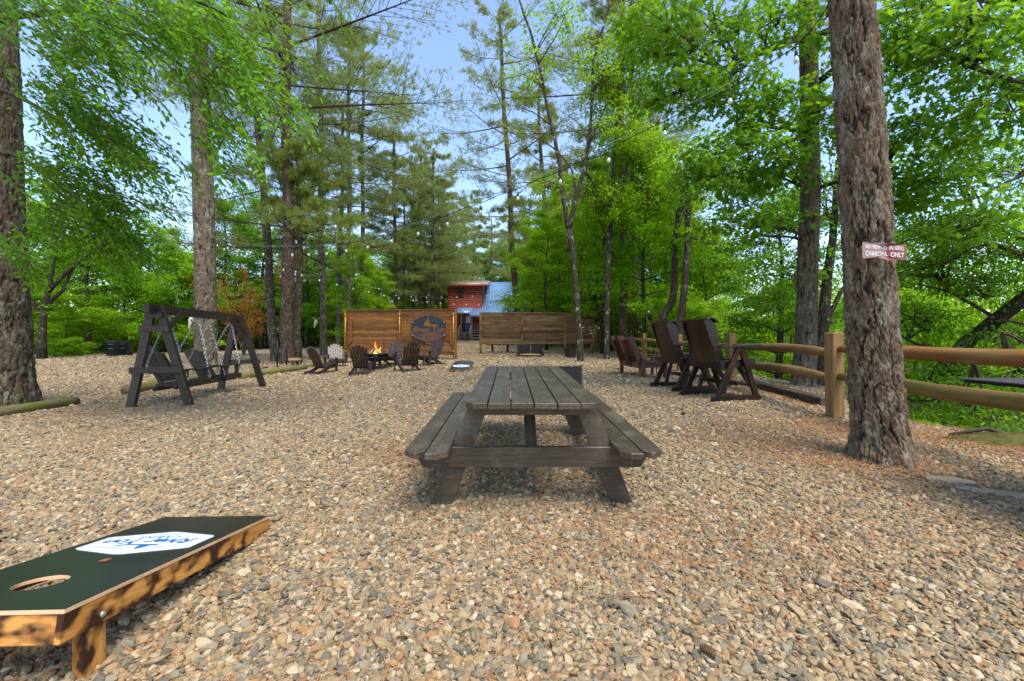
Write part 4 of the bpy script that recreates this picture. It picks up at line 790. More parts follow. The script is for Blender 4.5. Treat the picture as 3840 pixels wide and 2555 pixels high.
def sprays(poly, n, Dr, dirv, lmin, lmax):
    (x0, y0, x1, y1, hw) = poly
    for _ in range(n):
        k = r_.uniform(0, 1); px_ = x0+(x1-x0)*k+r_.normal(0, hw*.5); py_ = y0+(y1-y0)*k+r_.normal(0, hw*.5); D_ = r_.uniform(*Dr)
        s = np.array(W(px_, py_, D_)); d_ = np.array(dirv)+r_.normal(0, .22, 3); d_ /= np.linalg.norm(d_); segs.append((s, d_, r_.uniform(lmin, lmax)))
sprays((-50, 10, 820, 0, 180), 190, (4.6, 7.5), (.72, -.05, -.55), .5, 1.1)
sprays((150, 100, 950, 140, 150), 120, (4.6, 7), (.72, -.05, -.58), .5, 1.0)
sprays((720, 130, 980, 380, 120), 55, (4.6, 6), (.66, -.05, -.68), .4, .9)
sprays((680, 330, 820, 600, 70), 26, (4.8, 6), (.6, -.05, -.7), .4, .8)
sprays((120, 280, 470, 560, 120), 150, (5, 7.2), (.74, -.05, -.55), .5, 1.0)
sprays((90, 560, 400, 800, 110), 110, (5.6, 7.4), (.74, 0, -.55), .5, 1.0)
sprays((80, 800, 480, 900, 90), 90, (6, 7.6), (.74, 0, -.5), .4, .9)
sprays((-20, 850, 100, 1000, 60), 26, (6.4, 7.4), (.7, 0, -.6), .3, .6)
pos, dr, nr = [], [], []
for s, d_, l in segs:
    sag = np.array([0, 0, -.14*l]); c_ = bez(s, s+d_*l*.5-sag, s+d_*l+sag, 6); T.tube(c_, np.linspace(.006, .002, 6), 4, False)
    k = int(l/.05); tt = np.linspace(.08, 1, k)
    q = np.stack([np.interp(tt, np.linspace(0, 1, 6), c_[:, a_]) for a_ in range(3)], 1); sd = np.cross(d_, [0, 0, 1]); sd /= np.linalg.norm(sd)
    sg = np.where(np.arange(k) % 2, 1, -1)[:, None]; pos.append(q); dr.append(sd*sg*.7+d_*.9+r_.normal(0, .25, (k, 3))+[0, 0, -.15]); nr.append(np.tile(np.cross(sd, d_), (k, 1))+r_.normal(0, .35, (k, 3)))
pos = np.vstack(pos); dr = np.vstack(dr); nr = np.vstack(nr); nr /= np.linalg.norm(nr, axis=1, keepdims=True); n = len(pos)
pos = np.vstack([pos, pos+r_.normal(0, .06, pos.shape)]); dr = np.vstack([dr, dr+r_.normal(0, .3, dr.shape)]); nr = np.vstack([nr, nr+r_.normal(0, .2, nr.shape)]); nr /= np.linalg.norm(nr, axis=1, keepdims=True); n = len(pos)
ti = np.clip(np.interp(pos[:, 0]/pos[:, 1], [-1.1, -.6], [.15, .9])+r_.normal(0, .2, n), 0, 1)
V, F, tt = leaves(pos, dr, nr, .095*r_.uniform(.65, 1.2, n), 'oval', ti); nv = 6; cv = V.reshape(n, nv, 3)
pick = np.argsort(np.linalg.norm(cv[:, 0]-[0, 0, CZ], axis=1)+np.where(np.abs(cv[:, 0, 0]) < cv[:, 0, 1]*1.19, 0, 99))[:300]
tv, tf = LEAF['oval']; lm = me_from('leaf', tv, [tf], M['leaf_near'], False, {'tint': ('FACE', np.full(len(tf), .8))})
for q in pick:
    v = cv[q]; y = v[1]-v[5]; s = np.linalg.norm(y)/.4; y /= np.linalg.norm(y); x = v[3]-v[0]; z = np.cross(x, y); z /= np.linalg.norm(z); x = np.cross(y, z)
    mw = Matrix((Vector(x*s), Vector(y*s), Vector(z*s))).transposed().to_4x4(); mw.translation = Vector(v[0]); ob('leaf', lm, lo, mw)
keep = np.ones(n, bool); keep[pick] = False; n2 = keep.sum()
o = ob('crown', me_from('crown', cv[keep].reshape(-1, 3), [(np.arange(n2)[:, None, None]*nv+tf[None]).reshape(-1, 3)], M['leaf_near'], False, {'tint': ('FACE', tt.reshape(n, len(tf))[keep].ravel())}), lo); o['kind'] = 'stuff'
T.build('twigs', M['twig'], lo)
# orange young tree
q = hit(915, 1334); ot = thing('young_tree', 'young tree with orange leaves and pale thin stems beyond the swing', 'young tree', q); ot.scale = (1.25, 1.25, 1.25)
A_ = Acc(); r_ = np.random.default_rng(71); cen = []
for k in range(7):
    az = k*.9; e = np.array([(-2.4+k*.75), math.sin(az)*.6, 2.2+2.8*math.sin(1+k*1.1)**2]); c_ = bez((0, 0, 0), (e[0]*.3, e[1]*.4, e[2]*.55), e, 7); A_.tube(c_, np.linspace(.045, .01, 7), 6, False)
    cen.append(c_[3:][r_.integers(0, 4, 60)]+r_.normal(0, .27, (60, 3))*[1, 1, 1.4])
A_.build('stems', M['bark_lichen'], ot, True); V, F, ti = cluster_leaves(np.vstack(cen), 16, .22, .075, 'diamond', .8, r=r_)
o = ob('crown', me_from('crown', V, [F], M['leaf_orange'], False, {'tint': ('FACE', ti)}), ot); o['kind'] = 'stuff'
# small ground plants by the bins
for k_, (px_, D_, s) in enumerate([(185, 27.5, .16), (235, 28.5, .17), (275, 29, .2), (290, 29.5, .15), (210, 28, .15)]):
    bpx(px_, D_, 'bush', 'small bright ground plant left of the wheeled bins', 'ground plants beside the bins', s, name='ground_plant', cat='plant', sink=.05)

def far_wood(name, lab, boxes, mat, seed):
    r = np.random.default_rng(seed); cen = []
    for x0, y0, x1, y1, n, h in boxes:
        k = r.uniform(0, 1, n); x = x0+(x1-x0)*k+r.normal(0, 3, n); y = y0+(y1-y0)*k+r.normal(0, 3, n); top = h*(.8+.2*np.sin(x*.35+y*.2)+.12*np.sin(x*.9+y*.7)); z = gz(x, y)+top*r.uniform(0, 1, n)**1.15; cen.append(np.stack([x, y, z], 1))
    V, F, ti = cluster_leaves(np.vstack(cen), 16, 1.3, .42, 'diamond', .5, .2, r)
    tag(ob(name, me_from(name, V, [F], mat, False, {'tint': ('FACE', ti)})), lab, kind='stuff')
far_wood('far_forest', 'solid far-off woodland closing the view beyond the road and cabin', [(-110, 10, -75, 60, 1500, 15), (-75, 60, -40, 85, 2000, 14), (-40, 88, 20, 100, 2200, 15), (20, 95, 60, 80, 1300, 15), (-60, 42, -28, 68, 1500, 5), (-28, 68, 12, 80, 1200, 5)], M['leaf_mid'], 91)
far_wood('far_shore_forest', 'solid far-off woodland on the slope across the river', [(60, 85, 62, 20, 1800, 14), (62, 20, 58, -10, 900, 14), (48, 70, 50, 0, 1800, 8), (18, 60, 40, 48, 1200, 9)], M['leaf_bright'], 92)

# ================================================================ FURNITURE
def rotz(o, deg): o.rotation_euler.z = R(deg)
# ---- picnic table (length along local y)
def chamf(L, w_, c1=0, c2=0, c3=0, c4=0):
    """plank outline along X with cut corners: c1 (-x,+y) c2 (-x,-y) c3 (+x,-y) c4 (+x,+y)"""
    p = []
    for (x, y, c, o) in ((-L/2, w_/2, c1, 0), (-L/2, -w_/2, c2, 1), (L/2, -w_/2, c3, 0), (L/2, w_/2, c4, 1)):
        if not c: p.append((x, y)); continue
        sx_, sy_ = (1 if x < 0 else -1), (1 if y < 0 else -1)
        a_, b_ = (x+sx_*c, y), (x, y+sy_*c)
        p += [a_, b_] if o == 0 else [b_, a_]
    return p
def board(name, parent, p0, p1, w_, t_, mat, up=(0, 0, 1), ch=(0, 0, 0, 0), bev=.003):
    L = (Vector(p1)-Vector(p0)).length
    return prism(name, parent, chamf(L, w_, *ch), t_, mat, frame(p0, p1, up), bev=bev)
def picnic(label, loc, rz=0, L=2.45, mat=None, group=None):
    mat = mat or M['brown_paint']; t = thing('picnic_table', label, 'picnic table', loc, rz, group); wd = .136; gp = .0085
    for i in range(6):
        x = (i-2.5)*(wd+gp); j = [0, -.012, .008, -.006, -.012, .004][i]; ch = (0, 0, 0, 0)
        if i == 0: ch = (.05, 0, 0, .05)
        if i == 5: ch = (0, .05, .05, 0)
        board('tabletop_plank', t, (x, j, .741), (x, L+j*.6, .741), wd, .038, mat, ch=ch)
    for s in (-1, 1):
        for k in (0, 1):
            x = s*(.61+k*(wd+.009)); outer = k == 1
            ch = ((.07, .045, .045, .07) if s < 0 else (.045, .07, .07, .045)) if outer else ((.0, .06, .06, 0) if s < 0 else (.06, 0, 0, .06))
            board('seat_plank', t, (x, -.02+.02*k, .431), (x, L+.02-.02*k, .431), wd, .038, mat, ch=ch)
    for y0, s in ((.28, 1), (L-.28, -1)):
        prism('top_batten', t, [(-.41, .045), (.41, .045), (.36, -.045), (-.36, -.045)], .038, mat, Matrix.Translation((0, y0, .676))@Matrix.Rotation(R(90), 4, 'X'), bev=.003)
        prism('cross_beam', t, [(-.80, .07), (.80, .07), (.80, .02), (.745, -.07), (-.745, -.07), (-.80, .02)], .038, mat, Matrix.Translation((0, y0, .340))@Matrix.Rotation(R(90), 4, 'X'), bev=.003)
        for q in (-1, 1):
            a_, b_ = Vector((q*.66, y0+s*.041, -.02)), Vector((q*.345, y0+s*.041, .72))
            dx = .075; me_pts = [(q*.72, -.03), (q*.565, -.03), (q*.29, .718), (q*.43, .718)]
            prism('leg', t, me_pts, .038, mat, Matrix.Translation((0, y0+s*.041, 0))@Matrix.Rotation(R(90), 4, 'X'), bev=.003)
        plank('brace', t, (0, y0+s*.05, .33), (0, y0+s*.62, .715), .085, .038, mat, (0, -s*.6, 1))
    return t
pt = picnic('dark brown painted picnic table in the middle foreground', (.138, 2.67, G(0, 3)), R(.3))
pt.rotation_euler.x = R(1.75)
for x, y in ((-.02, .25), (.1, 1.0), (-.12, .95), (.07, 1.45), (-.21, .6), (.20, 1.9), (.02, 1.75)):
    o = prism('leaf_scrap', None, [(-.012, .003), (0, .006), (.012, 0), (0, -.005)], .003, M['litter'], Matrix.Translation((pt.location.x+x, pt.location.y+y, .7635+pt.location.z+y*math.sin(R(1.75))))@Matrix.Rotation(x*20, 4, 'Z'))
    tag(o, 'tiny dead leaf scrap lying on the picnic tabletop', 'dead leaf', 'leaf scraps on the picnic table')
q = hit(1745, 1283); picnic('distant grey picnic table in front of the cabin porch', (q.x+.35, q.y, q.z), R(90), 2.0, M['porch'])

# ---- cornhole boards: local y from the low end to the high end, hole near the high end
def cornhole(label, loc, rz, group):
    t = thing('cornhole_board', label, 'cornhole board', loc, rz, group); Lb = 1.22; wb = .61; lo, hi = .095, .305; an = math.atan2(hi-lo, Lb)
    mt = Matrix.Translation((0, 0, lo))@Matrix.Rotation(an, 4, 'X')
    Ls = math.hypot(Lb, hi-lo)
    prism('top_panel', t, [(-wb/2, 0), (wb/2, 0), (wb/2, Ls), (-wb/2, Ls)], .014, M['board_black'], mt@Matrix.Translation((0, 0, -.007)), hole=((0, Ls-.23), .076, 48))
    prism('plywood_edge', t, [(-wb/2-.0015, -.0015), (wb/2+.0015, -.0015), (wb/2+.0015, Ls+.0015), (-wb/2-.0015, Ls+.0015)], .0125, M['fresh'], mt@Matrix.Translation((0, 0, -.0085)), hole=((0, Ls-.23), .0745, 48))
    def pl(nm, p0, p1, up): 
        p0 = mt@Vector(p0); p1 = mt@Vector(p1); u = mt.to_3x3()@Vector(up); return plank(nm, t, p0, p1, .09, .020, M['scorch'], u, .002)
    for s in (-1, 1): pl('side_rail', (s*(wb/2-.0105), .0, -.061), (s*(wb/2-.0105), Ls, -.061), (s, 0, 0))
    pl('end_rail', (-wb/2+.022, .0105, -.061), (wb/2-.022, .0105, -.061), (0, -1, 0)); pl('end_rail', (-wb/2+.022, Ls-.0105, -.061), (wb/2-.022, Ls-.0105, -.061), (0, 1, 0))
    for s in (-1, 1):
        plank('leg', t, (s*(wb/2-.045), Lb-.13, -.02), (s*(wb/2-.045), Lb-.13, .215), .085, .038, M['scorch'], (s, 0, 0), .002)
        lathe('bolt', t, [(0, .006), (.008, .005), (.011, 0)], M['chain'], 12, Matrix.Translation((s*(wb/2+.001), Lb-.13, .205))@Matrix.Rotation(R(90*s), 4, 'Y'))
    # sticker
    c = mt@Matrix.Translation((0, Ls*.42, 0)); hx = [(-.255, .085), (-.235, .10), (-.02, .172), (.02, .172), (.235, .10), (.255, .085), (.255, -.085), (.235, -.10), (.02, -.172), (-.02, -.172), (-.235, -.10), (-.255, -.085)]
    st = prism('logo_sticker', t, hx, .002, M['sticker'], c@Matrix.Translation((0, 0, .0012)))
    def up(me, x, y, nm='lettering'): return ob(nm, me, st, Matrix.Translation((x, y, .0014)))
    up(text_me('River Yon', .104, M['blue'], .0034, .28, .0004), 0, -.012); up(text_me('- CABINS -', .052, M['blue'], .0012, 0, .0004, 1.15), 0, -.078)
    up(text_me('BROKEN BOW', .021, M['blue'], 0, 0, .0003), 0, -.115); up(text_me('OKLAHOMA', .015, M['blue'], 0, 0, .0003), 0, -.135)
    emblem(st, M['blue'], .0014, 1.0)
    a_ = Acc()
    for i in range(len(hx)):
        x1, y1 = hx[i]; x2, y2 = hx[(i+1) % len(hx)]; a_.tube([(x1*.95, y1*.93, .0014), (x2*.95, y2*.93, .0014)], .0012, 4)
    a_.build('border_line', M['blue'], st)
    return t
def emblem(parent, mat, z, s):
    """paddler in a canoe with water lines"""
    pts = [(-.10, .062), (-.085, .048), (-.05, .038), (.07, .036), (.10, .046), (.115, .066), (.06, .054), (-.005, .056), (-.008, .085), (-.02, .105), (-.028, .118), (-.036, .105), (-.048, .085), (-.055, .062)]
    prism('canoe_emblem', parent, [(x*s, y*s) for x, y in pts], .0008, mat, Matrix.Translation((0, 0, z)))
    for x0, x1, y in ((-.19, -.075, .078), (-.16, -.09, .090), (-.13, -.08, .100), (.03, .19, .078), (.05, .17, .090), (.02, .10, .102), (-.215, -.14, .066), (.14, .215, .066)):
        prism('water_line', parent, [(x0*s, (y-.0012)*s), (x1*s, (y-.0012)*s), (x1*s, (y+.0012)*s), (x0*s, (y+.0012)*s)], .0008, mat, Matrix.Translation((0, 0, z)))
ang = math.atan2(-(.045), -1.26)
nb = cornhole('near cornhole board with hole at the lower left edge of the photo', (-1.765, 2.56, 0), math.pi+.036, 'cornhole boards')
lf = prism('fallen_leaf', None, [(-.02, 0), (0, .012), (.022, .003), (.004, -.012)], .004, M['litter'], Matrix.Translation((-1.70, 1.78, .236))@Matrix.Rotation(.5, 4, 'Z')); tag(lf, 'curled brown leaf on the near black cornhole board', 'dead leaf')
q0, q1 = hit(1682, 1398), hit(1755, 1398); fb = cornhole('far cornhole board facing the camera beside the left screen', ((q0.x+q1.x)/2, q0.y, q0.z-.01), R(-3), 'cornhole boards')

# ---- double swing
Dn = 8.1
A1, B1 = hit(488, 1532), hit(714, 1523); A2, B2 = hit(826, 1462), hit(989, 1453)
sw = thing('swing_frame', 'dark A-frame swing with two adirondack seats on chains', 'swing', ((A1+B1+A2+B2)/4))
cc_ = sw.location.copy(); K = M['dark_stain']
rel = lambda v: Vector(v)-cc_
T1, T2 = P(585, 1160, (A1.y+B1.y)/2), P(893, 1194, (A2.y+B2.y)/2)
zt_ = (T1.z+T2.z)/2; bd = (T2-T1); bd.z = 0; bd.normalize(); side = Vector((bd.y, -bd.x, 0))
plank('top_beam', sw, rel(T1-bd*.25), rel(T2+bd*.2), .17, .09, K, side)
for (fa, fb_, T_) in ((A1, B1, T1), (A2, B2, T2)):
    for f, s in ((fa, -1), (fb_, 1)):
        top = T_+side*s*.06+Vector((0, 0, .04)); plank('leg', sw, rel(f-Vector((0, 0, .05))), rel(top), .14, .085, K, bd)
    for fr, ov in ((.38, .10), (.80, .10), (.94, .06)):
        a_ = fa.lerp(T_-side*.06, fr); b_ = fb_.lerp(T_+side*.06, fr); dv = (b_-a_).normalized(); off = -bd*.075 if T_ is T1 else bd*.075
        plank('cross_rail', sw, rel(a_-dv*ov+off), rel(b_+dv*ov+off), .12, .045, K, bd)
    s2 = 1 if T_ is T1 else -1
    mid = fb_.lerp(T_, .80)+side*.02; plank('knee_brace', sw, rel(mid+side*.07), rel(T_+bd*s2*.62+side*.07+Vector((0, 0, -.03))), .11, .045, K, side)
# swing bench: two seats side by side facing +side direction
cen_ = (T1+T2)/2; sg = Vector((cen_.x, cen_.y, 0)); gz0 = G(cen_.x, cen_.y)
SB = Matrix((bd, side, Vector((0, 0, 1)))).transposed().to_4x4(); 
def sp(u, v, z): return rel(sg+bd*u+side*v+Vector((0, 0, gz0+z)))
Ltot = (T2-T1).length
for u0 in (-.66, .66):
    for k in range(6):
        uu = u0+(k-2.5)*.088; plank('back_slat', sw, sp(uu, -.28, .42), sp(uu, -.64, 1.06-.02*abs(k-2.5)), .078, .02, K, side)
    plank('back_rail', sw, sp(u0-.27, -.335, .46), sp(u0+.27, -.335, .46), .08, .03, K, side); plank('back_rail', sw, sp(u0-.27, -.55, .84), sp(u0+.27, -.55, .84), .08, .03, K, side)
    for k in range(5): plank('seat_slat', sw, sp(u0-.28, -.20+k*.10, .40+.012*k), sp(u0+.28, -.20+k*.10, .40+.012*k), .085, .022, K)
    plank('front_rail', sw, sp(u0-.32, .32, .40), sp(u0+.32, .32, .40), .11, .03, K, side)
    for s in (-1, 1):
        plank('seat_side', sw, sp(u0+s*.28, .32, .40), sp(u0+s*.28, -.36, .34), .10, .03, K, bd)
        plank('arm_post', sw, sp(u0+s*.31, .22, .36), sp(u0+s*.31, .22, .66), .09, .035, K, bd); plank('armrest', sw, sp(u0+s*.33, .33, .675), sp(u0+s*.33, -.42, .60), .16, .03, K)
        plank('back_post', sw, sp(u0+s*.27, -.24, .34), sp(u0+s*.27, -.60, .98), .07, .035, K, bd)
plank('under_beam', sw, sp(-1.15, .12, .33), sp(1.15, .12, .33), .09, .04, K, side); plank('under_beam', sw, sp(-1.15, -.26, .30), sp(1.15, -.26, .30), .09, .04, K, side)
plank('middle_table', sw, sp(-.2, .06, .69), sp(.2, .06, .69), .42, .02, K)
def chain(p0, p1, parent):
    p0 = Vector(p0); p1 = Vector(p1); L_ = (p1-p0).length; n = int(L_/.052); a_ = Acc(); x = (p1-p0)/L_; r1 = Vector((x.y, -x.x, .01)).normalized(); r2 = x.cross(r1)
    for i in range(n):
        c = p0+x*(i+.5)*L_/n; s = r1 if i % 2 else r2; ring = [c+x*.035*math.cos(t_)+s*.018*math.sin(t_) for t_ in np.linspace(0, 2*math.pi, 9)]
        a_.tube([tuple(v) for v in ring], .0062, 4, False)
    a_.build('chain', M['chain'], parent)
zb = T1.z-.09-gz0
for u0 in (-.66, .66):
    for s in (-1, 1):
        hk = sp(u0+s*.33*.2+(.12 if u0 < 0 else -.12)*0+s*.42, 0, zb)
        chain(hk, sp(u0+s*.36, .30, .44), sw); chain(hk, sp(u0+s*.36, -.50, .74), sw)

# ---- adirondack chairs: local +y is the front
def adirondack(label, x, y, rz):
    t = thing('adirondack_chair', label, 'chair', (x, y, G(x, y)-.01), rz, 'adirondack chairs round the fire pit'); K = M['adiron']
    hs = [.84, .91, .95, .95, .91, .84]; 
    for k in range(6):
        xb = (k-2.5)*.082; xt = (k-2.5)*.098; b0 = Vector((xb, -.20, .20)); dirn = Vector((0, -.42, .78)).normalized(); L_ = (hs[k]-.14)*1.1
        tp = b0+dirn*L_; tp.x = xt; Lr = (tp-b0).length; s = (k-2.5)
        o = prism('back_slat', t, [(-Lr/2, .036), (-Lr/2, -.036), (Lr/2-.03-(.04 if s > 0 else 0)*abs(s)*.5, -.036 if s < 0 else -.042), (Lr/2, 0), (Lr/2-.03-(.04 if s < 0 else 0)*abs(s)*.5, .042)], .018, K, frame(b0, tp, (0, 1, .5)))
    for fr, wd in ((.12, .5), (.46, .56), (.74, .54)):
        c = Vector((0, -.222, .20))+Vector((0, -.42, .78))*fr; plank('back_rail', t, c+Vector((-wd/2, -.012, 0)), c+Vector((wd/2, -.012, 0)), .05, .025, K, (0, 1, .5))
    for k in range(6):
        yy = .27-k*.088; plank('seat_slat', t, (-.26, yy, .375-k*.030), (.26, yy, .375-k*.030), .075, .018, K, (0, -.3, 1))
    for s in (-1, 1):
        prism('side_runner', t, [(.34, .36), (.30, .38), (.0, .31), (-.25, .19), (-.42, .115), (-.60, .105), (-.64, .03), (-.60, 0), (-.42, .0), (-.28, .06), (.0, .19), (.30, .25), (.34, .28)], .028, K, Matrix.Translation((s*.275, 0, 0))@Matrix.Rotation(R(90), 4, 'Z')@Matrix.Rotation(R(90), 4, 'X'))
        plank('front_leg', t, (s*.305, .25, 0), (s*.305, .25, .545), .10, .026, K, (1, 0, 0))
        prism('armrest', t, [(.36, .05), (.37, 0), (.36, -.05), (.28, -.07), (.0, -.06), (-.30, -.03), (-.30, .03), (.0, .05), (.28, .07)], .02, K, Matrix.Translation((s*.32, 0, .557))@Matrix.Rotation(R(90), 4, 'Z'))
        plank('arm_bracket', t, (s*.33, .25, .40), (s*.33, .25, .54), .05, .022, K, (0, 1, 0))
    plank('rear_stretcher', t, (-.26, -.46, .06), (.26, -.46, .06), .08, .022, K, (0, 1, 0)); plank('front_apron', t, (-.27, .325, .32), (.27, .325, .32), .08, .022, K, (0, 1, 0))
    return t
pit = hit(1408, 1387); fx, fy = pit.x, pit.y
for lab, px_, py_, head in [('adirondack chair at the far left of the pit, its back to the camera', 1218, 1400, 62), ('adirondack chair behind the leftmost one, facing the camera', 1262, 1380, -62), ('adirondack chair seen square from behind in front of the fire', 1362, 1402, 93),
                          ('pale-lit adirondack chair behind the fire pit, right of the flames', 1466, 1373, -98), ('adirondack chair seen from behind at the right of the fire pit', 1524, 1392, 124), ('rightmost adirondack chair turned left under the round-cornered sign', 1606, 1372, -122)]:
    h_ = hit(px_, py_); adirondack(lab, h_.x, h_.y, R(head-90))
h_ = hit(1571, 1376); stb = thing('side_table', 'small dark side table between the two right adirondack chairs', 'side table', (h_.x, h_.y, h_.z), .3)
for k in range(5): plank('table_slat', stb, (-.22, (k-2)*.088, .45), (.22, (k-2)*.088, .45), .08, .02, M['adiron'])
for sx_ in (-1, 1):
    for sy_ in (-1, 1): plank('leg', stb, (sx_*.18, sy_*.17, 0), (sx_*.18, sy_*.17, .44), .05, .05, M['adiron'], (1, 0, 0))
    plank('stretcher', stb, (sx_*.18, -.15, .15), (sx_*.18, .15, .15), .05, .02, M['adiron'], (1, 0, 0))
# ---- fire pit
fpz = pit.z; fpt = thing('fire_pit', 'round steel fire pit with wide rim and star cutout', 'fire pit', pit); S = M['fire_steel']
lathe('bowl', fpt, [(.10, .28), (.34, .34), (.43, .42), (.44, .56), (.43, .56), (.42, .43), (.32, .36), (0, .33)], S, 32)
lathe('rim', fpt, [(.43, .565), (.62, .565), (.625, .575), (.62, .585), (.43, .585), (.43, .565)], S, 40, smooth=False)
for k in range(3):
    a_ = k*2.094+.5; plank('leg', fpt, (math.cos(a_)*.10, math.sin(a_)*.10, 0), (math.cos(a_)*.13, math.sin(a_)*.13, .34), .13, .012, S, (math.cos(a_), math.sin(a_), 0))
lathe('foot_ring', fpt, [(.54, .155), (.56, .17), (.58, .155), (.56, .14), (.54, .155)], S, 36)
for k in range(4): a_ = k*1.571+.3; tube('spoke', fpt, [(.1*math.cos(a_), .1*math.sin(a_), .2), (.55*math.cos(a_), .55*math.sin(a_), .155)], .01, S, 6)
star = [((.055 if k % 2 == 0 else .022)*math.cos(k*.6283+1.571), (.055 if k % 2 == 0 else .022)*math.sin(k*.6283+1.571)) for k in range(10)]
for a_ in (-1.2, -2.6, .5): prism('star', fpt, star, .004, M['fresh'], Matrix.Rotation(a_, 4, 'Z')@Matrix.Translation((.442, 0, .49))@Matrix.Rotation(R(90), 4, 'Z')@Matrix.Rotation(R(90), 4, 'X'))
r_ = random.Random(4)
for k in range(6):
    a_ = k*1.1; o = tube('firewood', None, [Vector(pit)+Vector((.26*math.cos(a_), .26*math.sin(a_), .50)), Vector(pit)+Vector((.02*math.cos(a_), .02*math.sin(a_), .70+.02*k))], .035, M['fresh'] if k % 2 else M['timber'], 7)
    tag(o, 'split firewood log burning in the fire pit', 'firewood', 'logs burning in the fire pit')
fl = thing('fire', 'orange flames rising from the fire pit', 'fire', Vector(pit)+Vector((0, 0, .55))); fl.scale = (.85,)*3
for k in range(9):
    a_ = k*2.4; rr = .03*k**.8; hh = .55 if k == 0 else r_.uniform(.14, .34); b_ = Vector((rr*math.cos(a_), rr*math.sin(a_)*.7, 0)); le = r_.uniform(-.05, .08)
    tube('flame', fl, [b_, b_+Vector((le*.3, 0, hh*.25)), b_+Vector((-le*.5, 0, hh*.55)), b_+Vector((le, .02, hh*.8)), b_+Vector((le*.6, 0, hh))], [.04, .06, .038, .018, .002], M['flame'], 10)
fpk = thing('fire_poker', 'upright black rod with a hooked top at the fire pit', 'rod', Vector(pit)+Vector((.2, .35, 0))); tube('rod', fpk, [(0, 0, 0), (0, 0, 1.42)], .012, M['rod'], 6); tube('hook', fpk, [(0, 0, 1.42), (.02, 0, 1.45), (.05, 0, 1.43)], .009, M['rod'], 6)

# ---- privacy screens
def screen(label, x0, x1, yd0, yd1, zlo, zhi, secs, nb, mat, postm, loc_label):
    """boards between posts; secs = fractions of post positions"""
    t = thing('privacy_screen', label, 'fence panel', (x0, yd0, 0)); o0 = Vector((x0, yd0, 0)); e = Vector((x1-x0, yd1-yd0, 0)); L_ = e.length; d_ = e/L_; n_ = Vector((d_.y, -d_.x, 0)); h = (zhi-zlo)/nb
    for a_, b_ in zip(secs[:-1], secs[1:]):
        for k in range(nb):
            z = zlo+(k+.5)*h; off = n_*random.uniform(-.0035, .0035)
            plank('board', t, d_*(a_*L_+.02)+off+Vector((0, 0, z)), d_*(b_*L_-.02)+off+Vector((0, 0, z)), h-.012, .02, mat, n_, .004)
    plank('top_cap', t, Vector((0, 0, zhi+.02))-d_*.04, d_*L_+Vector((0, 0, zhi+.02))+d_*.04, .12, .035, postm)
    for f in secs:
        c = d_*f*L_+n_*.045; plank('post_board', t, c+Vector((0, 0, zlo-.03)), c+Vector((0, 0, zhi)), .11, .045, postm, n_)
        c = d_*f*L_-n_*.05; plank('ground_post', t, c+Vector((0, 0, .0)), c+Vector((0, 0, zhi-.02)), .07, .07, postm, n_)
    return t, d_, n_, L_
sl0, sl1 = P(1297, 1271, 19.0), P(1708, 1271, 18.3)
z0L = P(0, 1326, 19).z; z1L = P(0, 1166, 19).z
t, d_, n_, L_ = screen('left orange cedar privacy screen with the canoe sign plate', sl0.x, sl1.x, 19.0, 18.4, z0L, z1L, [0, .505, 1], 13, M['cedar'], M['cedar'], '')
scr_l = t
plank('bottom_rail', t, Vector((0, 0, z0L-.02)), d_*L_+Vector((0, 0, z0L-.02)), .04, .05, M['cedar'])
for f, lo_ in ((.008, z0L-.2), (.505, z0L+.1), (.985, .18)):
    c = d_*f*L_+n_*.115; tube('brass_pole', t, [c+Vector((0, 0, lo_)), c+Vector((0, 0, z1L-.12))], .028, M['brass'], 10)
    for zz_ in (z1L-.2, (z0L+z1L)/2-.02, z0L+.1): lathe('brass_clamp', t, [(.03, -.03), (.045, -.03), (.048, 0), (.045, .03), (.03, .03)], M['brass'], 12, Matrix.Translation(c+Vector((0, 0, zz_))))
for f in (.045, .965): c = d_*f*L_+n_*.06+Vector((0, 0, (z0L+z1L)/2+.05)); s_ = 1 if f < .5 else -1; prism('shutter_panel', t, [(-.08*s_, .62), (.10*s_, .44), (.10*s_, -.44), (-.08*s_, -.62)], .03, M['cedar'], Matrix.Translation(c)@Matrix.Rotation(R(90), 4, 'X'))
# sign plate on the screen
sc_ = P(1607.5, 1234, 18.4); sn = thing('sign_plate', 'black steel hexagon sign with canoe and cabins lettering on the left screen', 'sign', Vector((sc_.x, 18.55, sc_.z)), math.atan2(d_.y, d_.x)); sn.location = sl0+d_*((sc_.x-sl0.x)/d_.x)+n_*.10; sn.location.z = sc_.z
hx = [(-.76, .30), (-.70, .36), (-.06, .62), (.06, .62), (.70, .36), (.76, .30), (.76, -.27), (.70, -.33), (.06, -.60), (-.06, -.60), (-.70, -.33), (-.76, -.27)]
RX = Matrix.Rotation(R(90), 4, 'X')
m, nt, b = nmat('rust_streaked_black_steel', .55, .4); f = noise(nt, coords(nt), 3, 6, .7); tc = nd(nt, 'ShaderNodeTexCoord'); sx = nd(nt, 'ShaderNodeSeparateXYZ'); nt.links.new(tc.outputs['Object'], sx.inputs[0])
ad = nd(nt, 'ShaderNodeMath', operation='MULTIPLY_ADD'); ad.inputs[1].default_value = -.9; nt.links.new(sx.outputs[1], ad.inputs[0]); nt.links.new(f, ad.inputs[2])
nt.links.new(mix(nt, ramp(nt, ad.outputs[0], [(.58, (0, 0, 0)), (.85, (.8, .8, .8))]), (.018, .023, .028), (.12, .05, .035)), b.inputs['Base Color'])
pl_ = prism('plate', sn, hx, .02, m, RX)
def on(me, x, y, nm='lettering'): return ob(nm, me, pl_, Matrix.Translation((x, y, .011)))
CUT = M['cedar']; cutm = plain('cedar_seen_through_cutout', (.19, .075, .018), .6, 0, .2, 6, .4)
